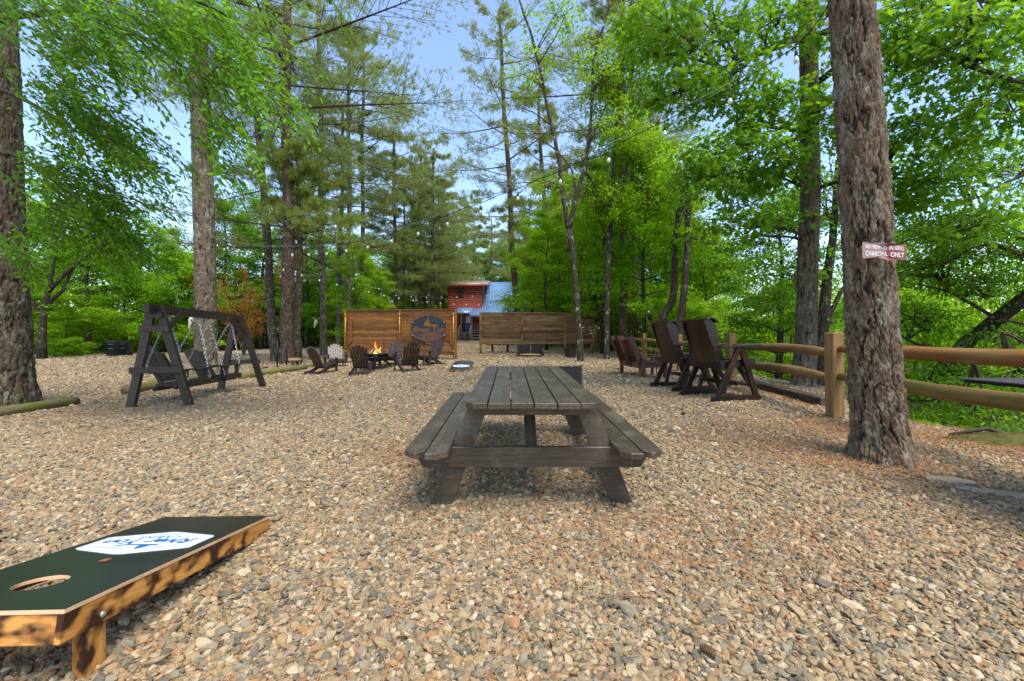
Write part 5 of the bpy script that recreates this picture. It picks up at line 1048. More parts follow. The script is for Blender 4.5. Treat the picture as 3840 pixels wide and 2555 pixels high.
on(text_me('River Yon', .36, cutm, .003, .28, .002), 0, -.03); on(text_me('- CABINS -', .16, cutm, .005, 0, .002, 1.2), 0, -.235)
on(text_me('BROKEN BOW', .065, cutm, 0, 0, .001, 1.2), 0, -.375); on(text_me('OKLAHOMA', .05, cutm, 0, 0, .001, 1.2), 0, -.45)
prism('canoe_cutout', pl_, [(-.24, .21), (-.17, .13), (.0, .10), (.28, .10), (.38, .14), (.42, .22), (.30, .19), (.06, .19), (.05, .28), (.03, .38), (-.02, .48), (-.06, .44), (-.08, .36), (-.16, .28), (-.18, .22)], .002, cutm, Matrix.Translation((0, 0, .011)))
for x0_, x1_, y_ in ((-.66, -.20, .30), (-.62, -.22, .245), (-.64, -.26, .20), (.12, .55, .30), (.2, .62, .245), (.3, .66, .20)): prism('cut_line', pl_, [(x0_, y_-.006), (x1_, y_-.006), (x1_, y_+.006), (x0_, y_+.006)], .002, M['black_rubber'], Matrix.Translation((0, 0, .011)))
for x, y in ((0, .58), (-.70, .29), (.70, .29), (-.70, -.27), (.70, -.27)): lathe('bolt', pl_, [(0, .016), (.012, .014), (.016, .01)], M['white'], 8, Matrix.Translation((x, y, 0)))
# right screen
sr0, sr1 = P(1803, 1271, 22), P(2115, 1271, 22); z0R, z1R = P(0, 1292, 22).z, P(0, 1175, 22).z
t, d2, n2, L2 = screen('right weathered brown privacy screen with a narrow ledge', sr0.x, P(2222, 0, 22.6).x, 21.8, 22.4, z0R, z1R, [0, .36, .745, 1], 11, M['cedar2'], M['cedar2'], '')
plank('ledge', t, n2*.13+Vector((0, 0, z0R+.72)), d2*L2*.735+n2*.13+Vector((0, 0, z0R+.72)), .14, .03, M['cedar2'])
for f in (.005, .745, .985):
    c = d2*f*L2+n2*.03; g0 = G(*(sr0+c)[:2]); tube('ground_pole', t, [c+Vector((0, 0, g0-.05)), c+Vector((0, 0, z0R+.1))], .04, M['cedar2'], 8)
# bench behind it
bn = thing('bench', 'black bench whose legs show beneath the right screen', 'bench', (P(1875, 0, 23.5).x, 23.6, G(-.7, 23.6)))
plank('seat', bn, (-.75, 0, .45), (.75, 0, .45), .35, .05, M['black'])
for s in (-1, 1): plank('leg', bn, (s*.42, 0, -.02), (s*.42, 0, .425), .12, .12, M['black'], (1, 0, 0))

# ---- horseshoe pits and stool
def hpit(label, x, y, rz, wd=1.15, dp=1.3, hb=.56):
    t = thing('horseshoe_pit', label, 'horseshoe pit', (x, y, G(x, y)), rz, 'horseshoe pits')
    plank('backboard', t, (-wd/2-.05, dp/2, hb/2-.03), (wd/2+.05, dp/2, hb/2-.03), hb, .06, M['black'], (0, 1, 0))
    for s in (-1, 1):
        plank('side_board', t, (s*wd/2, -dp/2, .11), (s*wd/2, dp/2-.035, .11), .26, .09, M['black'], (s, 0, 0)); plank('corner_post', t, (s*(wd/2-.0), dp/2-.1, -.02), (s*(wd/2), dp/2-.1, hb-.06), .10, .10, M['black'], (1, 0, 0))
    V_ = [(-wd/2+.05+i*(wd-.1)/6, -dp/2+j*(dp-.05)/6, .07+.05*math.sin(i*.52)*math.sin(j*.52)+random.uniform(0, .015)) for j in range(7) for i in range(7)]
    F_ = [(j*7+i, j*7+i+1, j*7+i+8, j*7+i+7) for j in range(6) for i in range(6)]; a_ = Acc(); a_.add(V_, F_); s_ = a_.build('sand', M['sand'], t, True); s_['kind'] = 'stuff'
    tube('stake', t, [(0, 0, 0), (.02, -.03, .52)], .014, M['brass'], 8)
    return t
h0 = hit(1991, 1340); hpit('far black horseshoe pit with sand before the right screen', h0.x, h0.y+.65, 0)
hp = hit(2170, 1461); hpit('near horseshoe pit seen from behind, right of the picnic table', P(2128, 0, hp.y).x-.25, hp.y+.7, R(180), 1.0, 1.3, .50)
h1 = hit(2141, 1344); st = thing('stool', 'small black box stool beside the forked tree', 'stool', (h1.x, h1.y+.2, h1.z), R(32))
for s in (-1, 1): plank('side_panel', st, (s*.16, 0, -.02), (s*.16, 0, .42), .34, .035, M['black'], (s, 0, 0))
plank('seat', st, (-.19, 0, .44), (.19, 0, .44), .36, .04, M['black']); plank('back_panel', st, (-.14, -.15, .21), (.14, -.15, .21), .40, .03, M['black'], (0, 1, 0))

# ---- tall rockers: facing +x local, width along y
def runner(t, y, K): prism('runner', t, [(-.47, .085), (-.44, .11), (.44, .11), (.47, .085), (.475, .02), (.44, 0), (-.44, 0), (-.475, .02)], .05, K, Matrix.Translation((0, y, 0))@Matrix.Rotation(R(90), 4, 'X'), bev=.004)
def tall_rocker(label, x, y, rz):
    t = thing('tall_glider_chair', label, 'chair', (x, y, G(x, y)), rz, 'tall varnished chairs facing the river'); K = M['rocker']; wd = .38
    for s in (-1, 1):
        yy = s*(wd+.04); runner(t, yy, K)
        plank('leg', t, (-.36, yy, .06), (.05, yy, .90), .095, .045, K, (0, 1, 0)); plank('leg', t, (.40, yy, .06), (.10, yy, .90), .095, .045, K, (0, 1, 0))
        prism('armrest', t, [(-.32, .05), (-.32, -.04), (.0, -.06), (.40, -.08), (.44, -.03), (.44, .04), (.38, .075), (.0, .06)], .026, K, Matrix.Translation((.03, yy, .925))@Matrix.Rotation(R(-2), 4, 'Y'), bev=.004)
        plank('seat_rail', t, (-.26, s*(wd-.02), .60), (.42, s*(wd-.02), .66), .12, .045, K, (0, 1, 0))
        prism('back_side', t, [(.0, .0), (.12, .02), (.12, .14), (.06, .34), (.09, .56), (.04, .70), (-.06, .80), (-.13, .80), (-.15, .72)], .035, K, Matrix.Translation((-.26, s*(wd-.09), .62))@Matrix.Rotation(R(-9), 4, 'Y')@Matrix.Rotation(R(90), 4, 'X'), bev=.004)
        plank('swing_link', t, (-.02, s*(wd-.07), .60), (-.16, s*(wd-.07), .12), .07, .035, K, (0, 1, 0)); plank('footrest_arm', t, (.16, s*(wd-.09), .58), (.40, s*(wd-.09), .26), .08, .035, K, (0, 1, 0))
    plank('back_panel', t, (-.25, 0, .60), (-.49, 0, 1.36), .62, .022, K, (1, 0, .3))
    for k in range(7):
        f = k/6; px_ = -.49+.19*f; pz_ = 1.375+.035*math.sin(f*math.pi)-.04*f; plank('crest_slat', t, (px_, -.36, pz_), (px_, .36, pz_), .045, .024, K, (-.5+f, 0, 1))
    for k in range(7): f = k/6; plank('seat_slat', t, (-.20+f*.58, -.34, .64+.03*math.cos(f*5)+.02*f), (-.20+f*.58, .34, .64+.03*math.cos(f*5)+.02*f), .082, .022, K)
    plank('cross_rail', t, (-.26, -.40, .60), (-.26, .40, .60), .11, .045, K, (1, 0, 0)); plank('cross_rail', t, (.03, -.42, .30), (.03, .42, .30), .07, .04, K, (1, 0, 0))
    for k in range(3): plank('footrest_slat', t, (.34+k*.09, -.30, .26), (.34+k*.09, .30, .26), .08, .025, K)
    return t
n0, n1 = hit(2614, 1513), hit(2845, 1503); f0, f1 = hit(2555, 1486), hit(2762, 1478)
ctr = (n0+n1+f0+f1)/4; az = math.atan2(n1.y-n0.y, n1.x-n0.x)
tall_rocker('nearer tall red-brown glider chair with curved crest by the fence', ctr.x, ctr.y, az)
tall_rocker('second tall red-brown glider chair just behind the nearer one', ctr.x-.02-.12, ctr.y+1.28, az-.05)
# ---- double settee
na, nb_ = hit(2402, 1422), hit(2486, 1422); fa_ = hit(2338, 1396)
ss = thing('double_settee', 'worn red-brown double settee with tall back posts facing the river', 'settee', ((na.x+nb_.x)/2, na.y+.85, G(3.6, 11.8)), R(4)); K = M['settee']; hw = .85
for s in (-1, 1):
    y_ = s*hw; plank('leg', ss, (.30, y_, 0), (.30, y_, .60), .09, .12, K, (0, 1, 0)); plank('leg', ss, (-.28, y_, 0), (-.28, y_, .50), .09, .10, K, (0, 1, 0))
    plank('armrest', ss, (-.33, y_, .53), (.44, y_, .64), .12, .03, K); plank('side_rail', ss, (-.28, y_*.97, .34), (.30, y_*.97, .36), .12, .035, K, (0, 1, 0))
plank('back_rail', ss, (-.31, -hw, .34), (-.31, hw, .34), .16, .04, K, (1, 0, 0)); plank('front_rail', ss, (.30, -hw, .36), (.30, hw, .36), .12, .04, K, (1, 0, 0))
for k in range(5): plank('seat_slat', ss, (-.20+k*.115, -hw+.05, .42-.0*k), (-.20+k*.115, hw-.05, .42), .10, .022, K)
for c_ in (-.43, .43):
    for k in range(5): y_ = c_+(k-2)*.145; plank('back_slat', ss, (-.24, y_, .40), (-.50, y_, 1.0+(.0 if k in (0, 4) else .03)), .125, .022, K, (1, 0, .3))
    for s in (-1, 1): plank('back_post', ss, (-.29, c_+s*.33, .30), (-.60, c_+s*.33, 1.10), .05, .11, K, (1, 0, .3))
    plank('back_shelf', ss, (-.50, c_-.36, 1.0), (-.50, c_+.36, 1.0), .13, .025, K)
    plank('back_shelf', ss, (-.36, c_-.36, .62), (-.36, c_+.36, .62), .10, .03, K)
plank('middle_arm', ss, (-.25, 0, .58), (.40, 0, .60), .22, .025, K); plank('middle_leg', ss, (.30, 0, .0), (.30, 0, .58), .08, .06, K, (1, 0, 0))

# ---- rail fence
fn = thing('rail_fence', 'split rail fence of square posts and two rails along the river bank', 'fence', (4.34, 5.73, 0)); fo = fn.location.copy()
posts = [(4.15, 1.9), (4.34, 5.73), (4.80, 9.3), (5.27, 13.4), (5.35, 17.2), (5.45, 21.0), (5.10, 25.6)]
for k, (x, y) in enumerate(posts):
    if k == 0: continue
    g0 = G(x, y); plank('post', fn, Vector((x, y, g0-.25))-fo, Vector((x-.02, y, g0+1.155))-fo, .17, .15, M['rail'], (1, 0, 0), .012)
def rail(p, q, z0_, z1_, mat, r_=.065):
    a_ = np.linspace(0, 1, 9); c_ = [(p[0]+(q[0]-p[0])*t_-fo.x, p[1]+(q[1]-p[1])*t_-fo.y, z0_+(z1_-z0_)*t_+.018*math.sin(t_*7+p[1])) for t_ in a_]
    V_, F_, T_ = tube_arr(np.zeros((9, 3))+np.stack([np.linspace(-.5, .5, 9)*math.dist(c_[0], c_[-1]), .01*np.sin(a_*5), .02*np.sin(a_*6+p[1])], 1), r_*np.array([.55, .95, 1, 1.05, 1, .97, 1, .95, .55]), 9)
    an_ = rng.normal(1, .13, 9)[None, :, None]*rng.normal(1, .035, (9, 9, 1)); cc2 = V_[:81].reshape(9, 9, 3); ct_ = cc2.mean(1, keepdims=True); V_[:81] = (ct_+(cc2-ct_)*an_).reshape(-1, 3)
    o = ob('rail', me_from('rail', V_, [F_, T_], mat, False), fn, frame(c_[0], c_[-1])); return o
for k in range(len(posts)-1):
    p, q = posts[k], posts[k+1]; gp, gq = G(*p), G(*q)
    if k == 0: gp = gq = .095; mu, ml = M['rail_red'], M['rail_olive']
    else: mu = ml = M['rail']
    rail(p, q, gp+.90, gq+.90, mu, .064 if k == 0 else .06); rail(p, q, gp+.54, gq+.54, ml, .08 if k == 0 else .065)
e_ = P(2222, 0, 22.6); rail((5.10, 25.6), (e_.x+.2, 26.5), G(5.1, 25.6)+.9, G(4.3, 26)+.9, M['rail'], .06)
# old tie along the fence, ground logs
def glog(label, pa, pb, r_, nm='ground_log', cat='log', mat='log', square=False):
    pa, pb = Vector(pa), Vector(pb)
    if square: o = plank(nm, None, pa, pb, .22, .17, M[mat], bev=.015)
    else:
        L_ = (pb-pa).length; k = 14; x = np.linspace(-.5, .5, k)*L_; s_ = len(label)
        V_, F_, T_ = tube_arr(np.stack([x, .012*np.sin(x*2+s_), .01*np.sin(x*3)], 1), r_*(1+.07*np.sin(x*5+s_)), 12); V_[:-2] += rng.normal(0, r_*.035, V_[:-2].shape); o = ob(nm, me_from(nm, V_, [F_, T_], M[mat], False), None, frame(pa, pb))
    return tag(o, label, cat)
def gp_(px_, py_, up=.0): v = hit(px_, py_); v.z += up; return v
glog('mossy weathered log lying at the foot of the left edge trunk', gp_(-160, 1590, .07), gp_(278, 1520, .07), .095)
glog('thick mossy log on the gravel behind the left leg of the swing', gp_(478, 1482, .10), gp_(760, 1428, .10), .14)
glog('long green mossy log between the swing and the metal stakes', gp_(905, 1424, .09), gp_(1142, 1386, .09), .13)
glog('short mossy log left of the leftmost adirondack chair', gp_(1150, 1381, .09), gp_(1240, 1366, .09), .12)
glog('old grey railroad tie edging the gravel below the fence', gp_(2820, 1452, .06), gp_(3105, 1528, .06), .1, 'railroad_tie', 'timber', 'timber', True)
q = hit(1102, 1376); o = plank('wood_block', None, q+Vector((-.22, .1, .33)), q+Vector((.22, .1, .33)), .30, .10, M['fresh']); tag(o, 'pale cut wood block resting on a stump between the stakes', 'wood block')
o = lathe('stump', None, [(.16, 0), (.15, .27), (0, .275)], M['bark_dark'], 12, Matrix.Translation(q+Vector((0, .1, 0)))); tag(o, 'low dark stump under the pale wood block', 'stump')
for k, (px_, py_, tp) in enumerate(((1040, 1380, 1274), (1075, 1372, 1279), (1099, 1366, 1273), (1129, 1366, 1274))):
    v = hit(px_, py_); z1 = CZ-(tp-1271)*v.y/1600; o = tube('metal_stake', None, [v-Vector((0, 0, .1)), Vector((v.x, v.y, z1))], .032, M['rod'], 8); tag(o, ['leftmost of four black metal stakes by the thick pine', 'second from left of four black metal stakes', 'third from left of four black metal stakes, farthest back', 'rightmost of four black metal stakes beside the pale block'][k], 'stake', 'black metal stakes')

# ---- tiki torch
q = hit(2464, 1402); tp = P(2437, 1200, q.y); tk = thing('tiki_torch', 'black leaning garden torch between the settee and the tall chairs', 'torch', q)
v = tp-q; tube('pole', tk, [(0, 0, 0), v], .014, M['rod'], 8); mw = Matrix.Translation(v)@v.normalized().to_track_quat('Z', 'Y').to_matrix().to_4x4()
lathe('basket', tk, [(.02, -.02), (.055, .02), (.062, .12), (.055, .2), (.03, .22), (0, .22)], M['rod'], 12, mw); lathe('wick_cap', tk, [(.02, .22), (.022, .26), (0, .27)], M['chain'], 8, mw)

# ---- wheeled bins
def bin_(label, px_, py_, rz, group, let=False):
    q = hit(px_, py_); t = thing('wheeled_bin', label, 'bin', q+Vector((0, .35, 0)), rz, group); K = M['bin']
    a_ = Acc(); lo = [(-.24, -.27), (.24, -.27), (.24, .27), (-.24, .27)]; lv = [(z, s) for z, s in ((.02, 1), (.62, 1.14), (.66, 1.24), (.94, 1.30), (.96, 1.36), (.99, 1.36))]
    V_ = [(x*s, y*s, z) for z, s in lv for x, y in lo]; a_.add(V_, [(i*4+j, i*4+(j+1) % 4, i*4+4+(j+1) % 4, i*4+4+j) for i in range(5) for j in range(4)]); a_.add([V_[j] for j in range(4)], [(3, 2, 1, 0)]); a_.build('body', K, t)
    prism('lid', t, [(-.34, -.34), (-.30, -.385), (.30, -.385), (.34, -.34), (.34, .37), (-.34, .37)], .045, K, Matrix.Translation((0, 0, 1.012)), bev=.012); prism('lid_dome', t, [(-.27, -.30), (.27, -.30), (.27, .28), (-.27, .28)], .04, K, Matrix.Translation((0, 0, 1.05)), bev=.012)
    plank('front_bar', t, (-.15, -.335, .86), (.15, -.335, .86), .04, .03, M['bin_grey'], (0, 1, 0)); plank('front_bar', t, (-.13, -.325, .56), (.13, -.325, .56), .04, .03, M['bin_grey'], (0, 1, 0))
    plank('handle', t, (-.22, .42, .98), (.22, .42, .98), .03, .03, K)
    for s in (-1, 1): lathe('wheel', t, [(0, -.025), (.12, -.025), (.13, 0), (.12, .025), (0, .025)], M['black_rubber'], 16, Matrix.Translation((s*.28, .26, .13))@Matrix.Rotation(R(90), 4, 'Y'))
    if let: ob('lettering', text_me('ETS', .15, M['white'], .004), t, Matrix.Translation((-.315, 0, .84))@Matrix.Rotation(R(-90), 4, 'Z')@Matrix.Rotation(R(92), 4, 'X'))
    return t
bin_('wheeled dark green bin with white ETS lettering on its side', 402, 1339, R(32), 'wheeled bins across the road', True); bin_('wheeled dark green bin right of the lettered one', 452, 1336, R(16), 'wheeled bins across the road')
q = hit(536, 1323); t = thing('storage_box', 'low blue-grey plastic box by the woods seen through the swing leg', 'box', q+Vector((.3, .3, 0)), .1); prism('body', t, [(-.5, -.3), (.5, -.3), (.5, .3), (-.5, .3)], .5, M['bin_grey'], Matrix.Translation((0, 0, .25)), bev=.02); prism('lid', t, [(-.53, -.33), (.53, -.33), (.53, .33), (-.53, .33)], .06, M['bin_grey'], Matrix.Translation((0, 0, .533)), bev=.015)

# ---- skulls
def skull(label, p, rz, rx, s):
    t = thing('deer_skull', label, 'skull', p, rz, 'skulls mounted on trees'); t.rotation_euler = (rx, 0, rz); t.scale = (s,)*3
    z = np.array([0, .04, .10, .16, .22, .30, .38, .42]); rr = np.array([.02, .055, .072, .075, .06, .038, .028, .012]); V_, F_, T_ = tube_arr(np.stack([z*0, -.02-.10*z, -z], 1), rr, 12); V_[:, 0] *= .85
    ob('cranium', me_from('cranium', V_, [F_, T_], M['bone'], True), t)
    for q in (-1, 1):
        lathe('eye_socket', t, [(0, .001), (.02, .0), (.028, -.008)], M['black_rubber'], 10, Matrix.Translation((q*.058, -.075, -.13))@Matrix.Rotation(R(75), 4, 'X')@Matrix.Rotation(q*R(40), 4, 'Y'))
        tube('antler', t, [(q*.04, -.02, -.02), (q*.11, -.03, .04), (q*.20, -.05, .05), (q*.24, -.08, .10)], [.014, .012, .009, .004], M['bone'], 7)
q = hit(1213, 1336); skull('white deer skull on the straight grey pine left of the screen', P(1188, 1200, q.y-.35), R(-25), R(-12), 1.45)
skull('grey skull hung on the tall pine above the swing beam', P(722, 1187, 13.9), R(-15), R(-8), 1.0)

# ---- sign on the front pine
sg_ = thing('warning_sign', 'bent red sign reading no firewood in grill charcoal only', 'sign', P(3312, 944, 3.625)+Vector((0, 0, 0)), R(8)); sw_, sh_ = .46, .138
def bend(me):
    n = len(me.vertices); c = np.zeros(n*3, np.float32); me.vertices.foreach_get('co', c); c = c.reshape(-1, 3); x, y, z = c[:, 0].copy(), c[:, 1].copy(), c[:, 2].copy()
    k = np.exp(-((x-.012)/.045)**2); c[:, 1] = -z-.035*k*0+np.abs(x-.01)*-.10*(x < .01)+.02*np.exp(-((x-.02)/.05)**2); c[:, 2] = y+.018*k*np.clip(.4-y/.1, 0, 1); c[:, 0] = x
    me.vertices.foreach_set('co', c.ravel()); me.update()
nx_, ny_ = 48, 8; V_ = []; 
def rr_(x, y):
    r0 = .018; ex = max(abs(x)-(sw_/2-r0), 0); ey = max(abs(y)-(sh_/2-r0), 0); l = math.hypot(ex, ey)
    if l > r0: k = r0/l; x = math.copysign(sw_/2-r0+ex*k, x); y = math.copysign(sh_/2-r0+ey*k, y)
    return x, y
for zz_ in (.001, -.001):
    for j in range(ny_+1):
        for i in range(nx_+1): x, y = rr_(-sw_/2+sw_*i/nx_, -sh_/2+sh_*j/ny_); V_.append((x, y, zz_))
N_ = (nx_+1)*(ny_+1); F_ = [(j*(nx_+1)+i, j*(nx_+1)+i+1, (j+1)*(nx_+1)+i+1, (j+1)*(nx_+1)+i) for j in range(ny_) for i in range(nx_)]; F_ += [tuple(v+N_ for v in f[::-1]) for f in F_]
me = me_from('plate', V_, [np.array(F_)], M['sign']); bend(me); pl_ = ob('plate', me, sg_)
for s, y, sz, sc2 in (('NO FIREWOOD IN GRILL', .031, .047, 1), ('CHARCOAL ONLY', -.026, .057, 1.04)):
    me = text_me(s, sz, M['white'], .0004, 0, .0004, 1.08); n = len(me.vertices); c = np.zeros(n*3, np.float32); me.vertices.foreach_get('co', c); c = c.reshape(-1, 3); wdt = c[:, 0].max()-c[:, 0].min(); c[:, 0] *= .40/wdt; c[:, 1] += y; c[:, 2] += .0035; me.vertices.foreach_set('co', c.ravel()); bend(me); ob('lettering', me, pl_)
lathe('screw', sg_, [(0, .004), (.006, .003), (.008, 0)], M['chain'], 10, Matrix.Translation((-.012, .012, .0))@Matrix.Rotation(R(90), 4, 'X'))

# ---- grill shelf at the right edge
gl_ = thing('park_grill', 'charcoal grill whose dark pitted metal shelf pokes in at the right edge', 'grill', (3.85, 2.45, 0)); zc = CZ-(1420-1271)*3.1/1600
prism('shelf', gl_, [(-.62, -.9), (.45, -.9), (.45, .66), (-.62, .66)], .008, M['grill'], Matrix.Translation((0, 0, zc)))
plank('shelf_rim', gl_, (-.585, .62, zc-.016), (.43, .62, zc-.016), .03, .022, M['rod']); plank('shelf_rim', gl_, (-.57, -.85, zc-.016), (-.57, .6, zc-.016), .03, .022, M['rod'])
tube('post', gl_, [(0, -.1, -.1), (0, -.1, zc-.02)], .05, M['rod'], 12); prism('firebox', gl_, [(-.3, -.4), (.3, -.4), (.3, .2), (-.3, .2)], .22, M['rod'], Matrix.Translation((.1, -.2, zc+.12)), bev=.01)

# ---- flat stones and moss mound by the front pine
def stone(label, px_, py_, rx, ry, rz, h=.03, mat='slab', nm='flat_stone', cat='stone'):
    q = hit(px_, py_); r2 = random.Random(int(px_)); pts_ = [(rx*math.cos(a_)*r2.uniform(.8, 1.1), ry*math.sin(a_)*r2.uniform(.8, 1.1)) for a_ in np.linspace(0, 2*math.pi, 14, endpoint=False)]
    o = prism(nm, None, pts_, h, M[mat], Matrix.Translation(q+Vector((0, 0, h*.45)))@Matrix.Rotation(rz, 4, 'Z'), bev=h*.3); tag(o, label, cat); return o
stone('pale flat stone half sunk in gravel beside the foreground pine roots', 3560, 1812, .16, .07, -.35); stone('long pale flat stone running off the right edge of the photo', 3760, 1862, .28, .05, -.50)
q = Vector((5.3, 4.55, G(5.3, 4.55)-.03)); a_ = Acc(); th = np.linspace(0, 2*math.pi, 28, endpoint=False); prof = [(1, -.03), (.86, .035), (.6, .085), (.3, .11), (.02, .12)]
V_ = np.array([[(.75*r_*math.cos(t_)*(1+.12*math.sin(3*t_)), .30*r_*math.sin(t_), z+.012*math.sin(5*t_+9*r_)) for t_ in th] for r_, z in prof]).reshape(-1, 3); a_.add(V_, [(i*28+j, i*28+(j+1) % 28, i*28+28+(j+1) % 28, i*28+28+j) for i in range(4) for j in range(28)])
o = a_.build('moss_mound', M['moss'], None, True); o.location = q; tag(o, 'low olive moss mound at the gravel edge on the right', 'moss mound')
o = tube('fallen_branch', None, [hit(3560, 1640)+Vector((0, 0, .03)), hit(3700, 1632)+Vector((0, 0, .07)), hit(3790, 1650)+Vector((0, 0, .04))], [.012, .025, .02], M['twig'], 7); tag(o, 'dark fallen branch above the moss mound', 'branch')
# pine cone
q = hit(2655, 2475); t = thing('pine_cone', 'grey-brown pine cone lying in the gravel at the bottom', 'pine cone', q+Vector((0, 0, .02)), .9); t.rotation_euler = (R(80), 0, .5); t.scale = (.68,)*3
a_ = Acc()
for k in range(90):
    z = -.045+.09*k/90; rr = .024*math.sin(math.pi*(k+8)/106)**.7; an = k*2.4; c = np.array([rr*math.cos(an), rr*math.sin(an), z]); d3 = np.array([math.cos(an), math.sin(an), .5]); sd = np.array([-math.sin(an), math.cos(an), 0])
    a_.add([c-sd*.005-d3*.01, c+sd*.005-d3*.01, c+sd*.006+d3*.003, c-sd*.006+d3*.003, c+d3*.004+[0, 0, -.004]], [(0, 1, 2, 3)], [(3, 2, 4)])
a_.build('scales', M['cone'], t); lathe('core', t, [(0, -.05), (.014, -.03), (.016, 0), (.008, .045), (0, .05)], M['cone'], 10)

# ---- string lights
def string(label, pts_, n, s, anchors=None, gap=.10, r_=.0065, guy=True):
    pts_ = [Vector(p) for p in pts_]; o0 = pts_[0]; t = thing('string_lights', label, 'string lights', o0, 0, 'bulb strings over the yard')
    P_ = np.array([tuple(p-o0) for p in pts_]); cum = np.concatenate([[0], np.cumsum(np.linalg.norm(np.diff(P_, axis=0), axis=1))]); ss = np.linspace(0, cum[-1], 70); C_ = np.stack([np.interp(ss, cum, P_[:, k]) for k in range(3)], 1)
    for _ in range(3): C_[1:-1] = (C_[:-2]+2*C_[1:-1]+C_[2:])/4
    S_ = C_.copy(); S_[:, 2] -= .03*np.abs(np.sin(np.linspace(0, n*math.pi, 70)))
    tube('cable', t, S_, r_, M['rod'], 5)
    if guy: tube('guy_wire', t, C_+[0, 0, .05], .003, M['chain'], 4)
    for k in range(n):
        c = Vector([float(np.interp((k+.5)/n*cum[-1], ss, C_[:, a_])) for a_ in range(3)]); Z_ = Matrix.Translation(c)@Matrix.Scale(s, 4)
        b_ = lathe('bulb', t, [(.012, -.165), (.016, -.175), (.030, -.205), (.031, -.225), (.022, -.248), (0, -.256)], M['bulb'], 10, Z_)
        lathe('socket', b_, [(.004, 0), (.005, -.09), (.017, -.10), (.020, -.165), (.012, -.17)], M['black_rubber'], 8)
    return t
def dd(px_): return 1/(.0667+(px_-823)*5.76e-5)
main = [(770, 893), (823, 903), (968, 930), (1102, 931), (1213, 926), (1370, 900), (1526, 856), (1695, 798), (1909, 717), (2185, 602), (2345, 522), (2500, 445), (2753, 320), (3004, 166), (3090, 60), (3130, -60)]
MP = [P(x, y, dd(x) if x < 3005 else (4.7 if x < 3100 else 4.0)) for x, y in main]; MP[0] = P(795, 893, 14.4)
string('main bulb string sweeping from the swing pine up to the foreground pine', MP, 22, .95)
sec = [(800, 900), (823, 905), (973, 960), (1055, 990), (1129, 1013), (1222, 1040), (1398, 1082), (1455, 1096), (1573, 1115), (1689, 1126), (1795, 1129), (1889, 1128), (2060, 1118), (2180, 1090)]
string('second bulb string dipping past the left pines toward the cabin', [P(x, y, 16+(x-800)*.0105) for x, y in sec], 26, 1.15, r_=.008)
thr = [(1400, 1085), (1550, 1102), (1700, 1102), (1800, 1096), (1900, 1094), (2010, 1088), (2140, 1060)]
string('third short bulb string across the upper cabin wall and roof', [P(x, y, 29) for x, y in thr], 13, 1.2, r_=.009, guy=False)

# ================================================================ CABIN
cb = thing('log_cabin', 'red log cabin with blue metal roof and covered porch at the end of the yard', 'cabin', (-5, 52, G(-5, 52))); co = cb.location.copy()
cp = lambda x, y, z: Vector((x, y, z))-co
def logwall(x0, x1, y, z0, z1, holes=(), name='log', axis='x', h=.25):
    n = int(round((z1-z0)/h)); h = (z1-z0)/n
    for k in range(n):
        z = z0+(k+.5)*h; sp_ = [(x0, x1)]
        for (a_, b_, c_, d_) in holes:
            if c_ < z+h*.4 and d_ > z-h*.4: sp_ = [q for (u, v) in sp_ for q in ((u, min(v, a_)), (max(u, b_), v)) if q[1]-q[0] > .05]
        for (u, v) in sp_:
            L_ = v-u; key = ('log', round(L_, 2), round(h, 3))
            if key not in _cache:
                an = np.linspace(-math.pi/2, math.pi/2, 6); sec_ = [(0.10*math.cos(t_)+.02, h*.5*math.sin(t_)*.98) for t_ in an]+[(-.05, h*.49), (-.05, -h*.49)]
                V_ = [(s_*L_/2, p_[0], p_[1]) for s_ in (-1, 1) for p_ in sec_]; m_ = len(sec_); _cache[key] = me_from('log', V_, [np.array([(i, (i+1) % m_, m_+(i+1) % m_, m_+i) for i in range(m_)])], M['log_red'], False)
            mid_ = (u+v)/2
            if axis == 'x': mw = Matrix.Translation(cp(mid_, y, z))@Matrix.Rotation(math.pi, 4, 'Z')
            else: mw = Matrix.Translation(cp(y, mid_, z))@Matrix.Rotation(-math.pi/2, 4, 'Z')
            ob(name, _cache[key], cb, mw)
win = (P(1716, 0, 52).x, P(1737, 0, 52).x, P(0, 1115, 52).z, P(0, 1086, 52).z)
door = (-5.75, -4.85, 1.94, 4.10)
zt = 7.55
logwall(-7.69, -3.67, 52, .9, zt, (win, door)); logwall(-3.67, 3.2, 52, .9, 4.75, ((-1.6, -.4, 2.7, 3.9),)); logwall(52, 57, -3.67, 4.9, 8.0, (), axis='y')
logwall(52, 60, 3.2, .9, 4.75, (), axis='y')
logs_core = Acc(); logs_core.box(cp(-5.68, 54.6, 4.2), (3.9, 5, 6.6)); logs_core.box(cp(-.25, 55.5, 2.8), (6.8, 6.8, 3.8)); logs_core.build('wall_core', M['trim_red'], cb)
for x in (-7.72, -3.64): plank('corner_trim', cb, cp(x, 51.87, .9), cp(x, 51.87, zt), .14, .06, M['trim_red'], (0, 1, 0))
f_ = prism('window', cb, [(-.42, -.52), (.42, -.52), (.42, .52), (-.42, .52)], .08, M['trim_red'], Matrix.Translation(cp((win[0]+win[1])/2, 51.86, (win[2]+win[3])/2))@RX)
prism('pane', f_, [(-.31, -.42), (.31, -.42), (.31, -.02), (-.31, -.02)], .02, M['glass_dark'], Matrix.Translation((0, 0, .045))); prism('pane', f_, [(-.31, .02), (.31, .02), (.31, .42), (-.31, .42)], .02, M['glass_dark'], Matrix.Translation((0, 0, .045)))
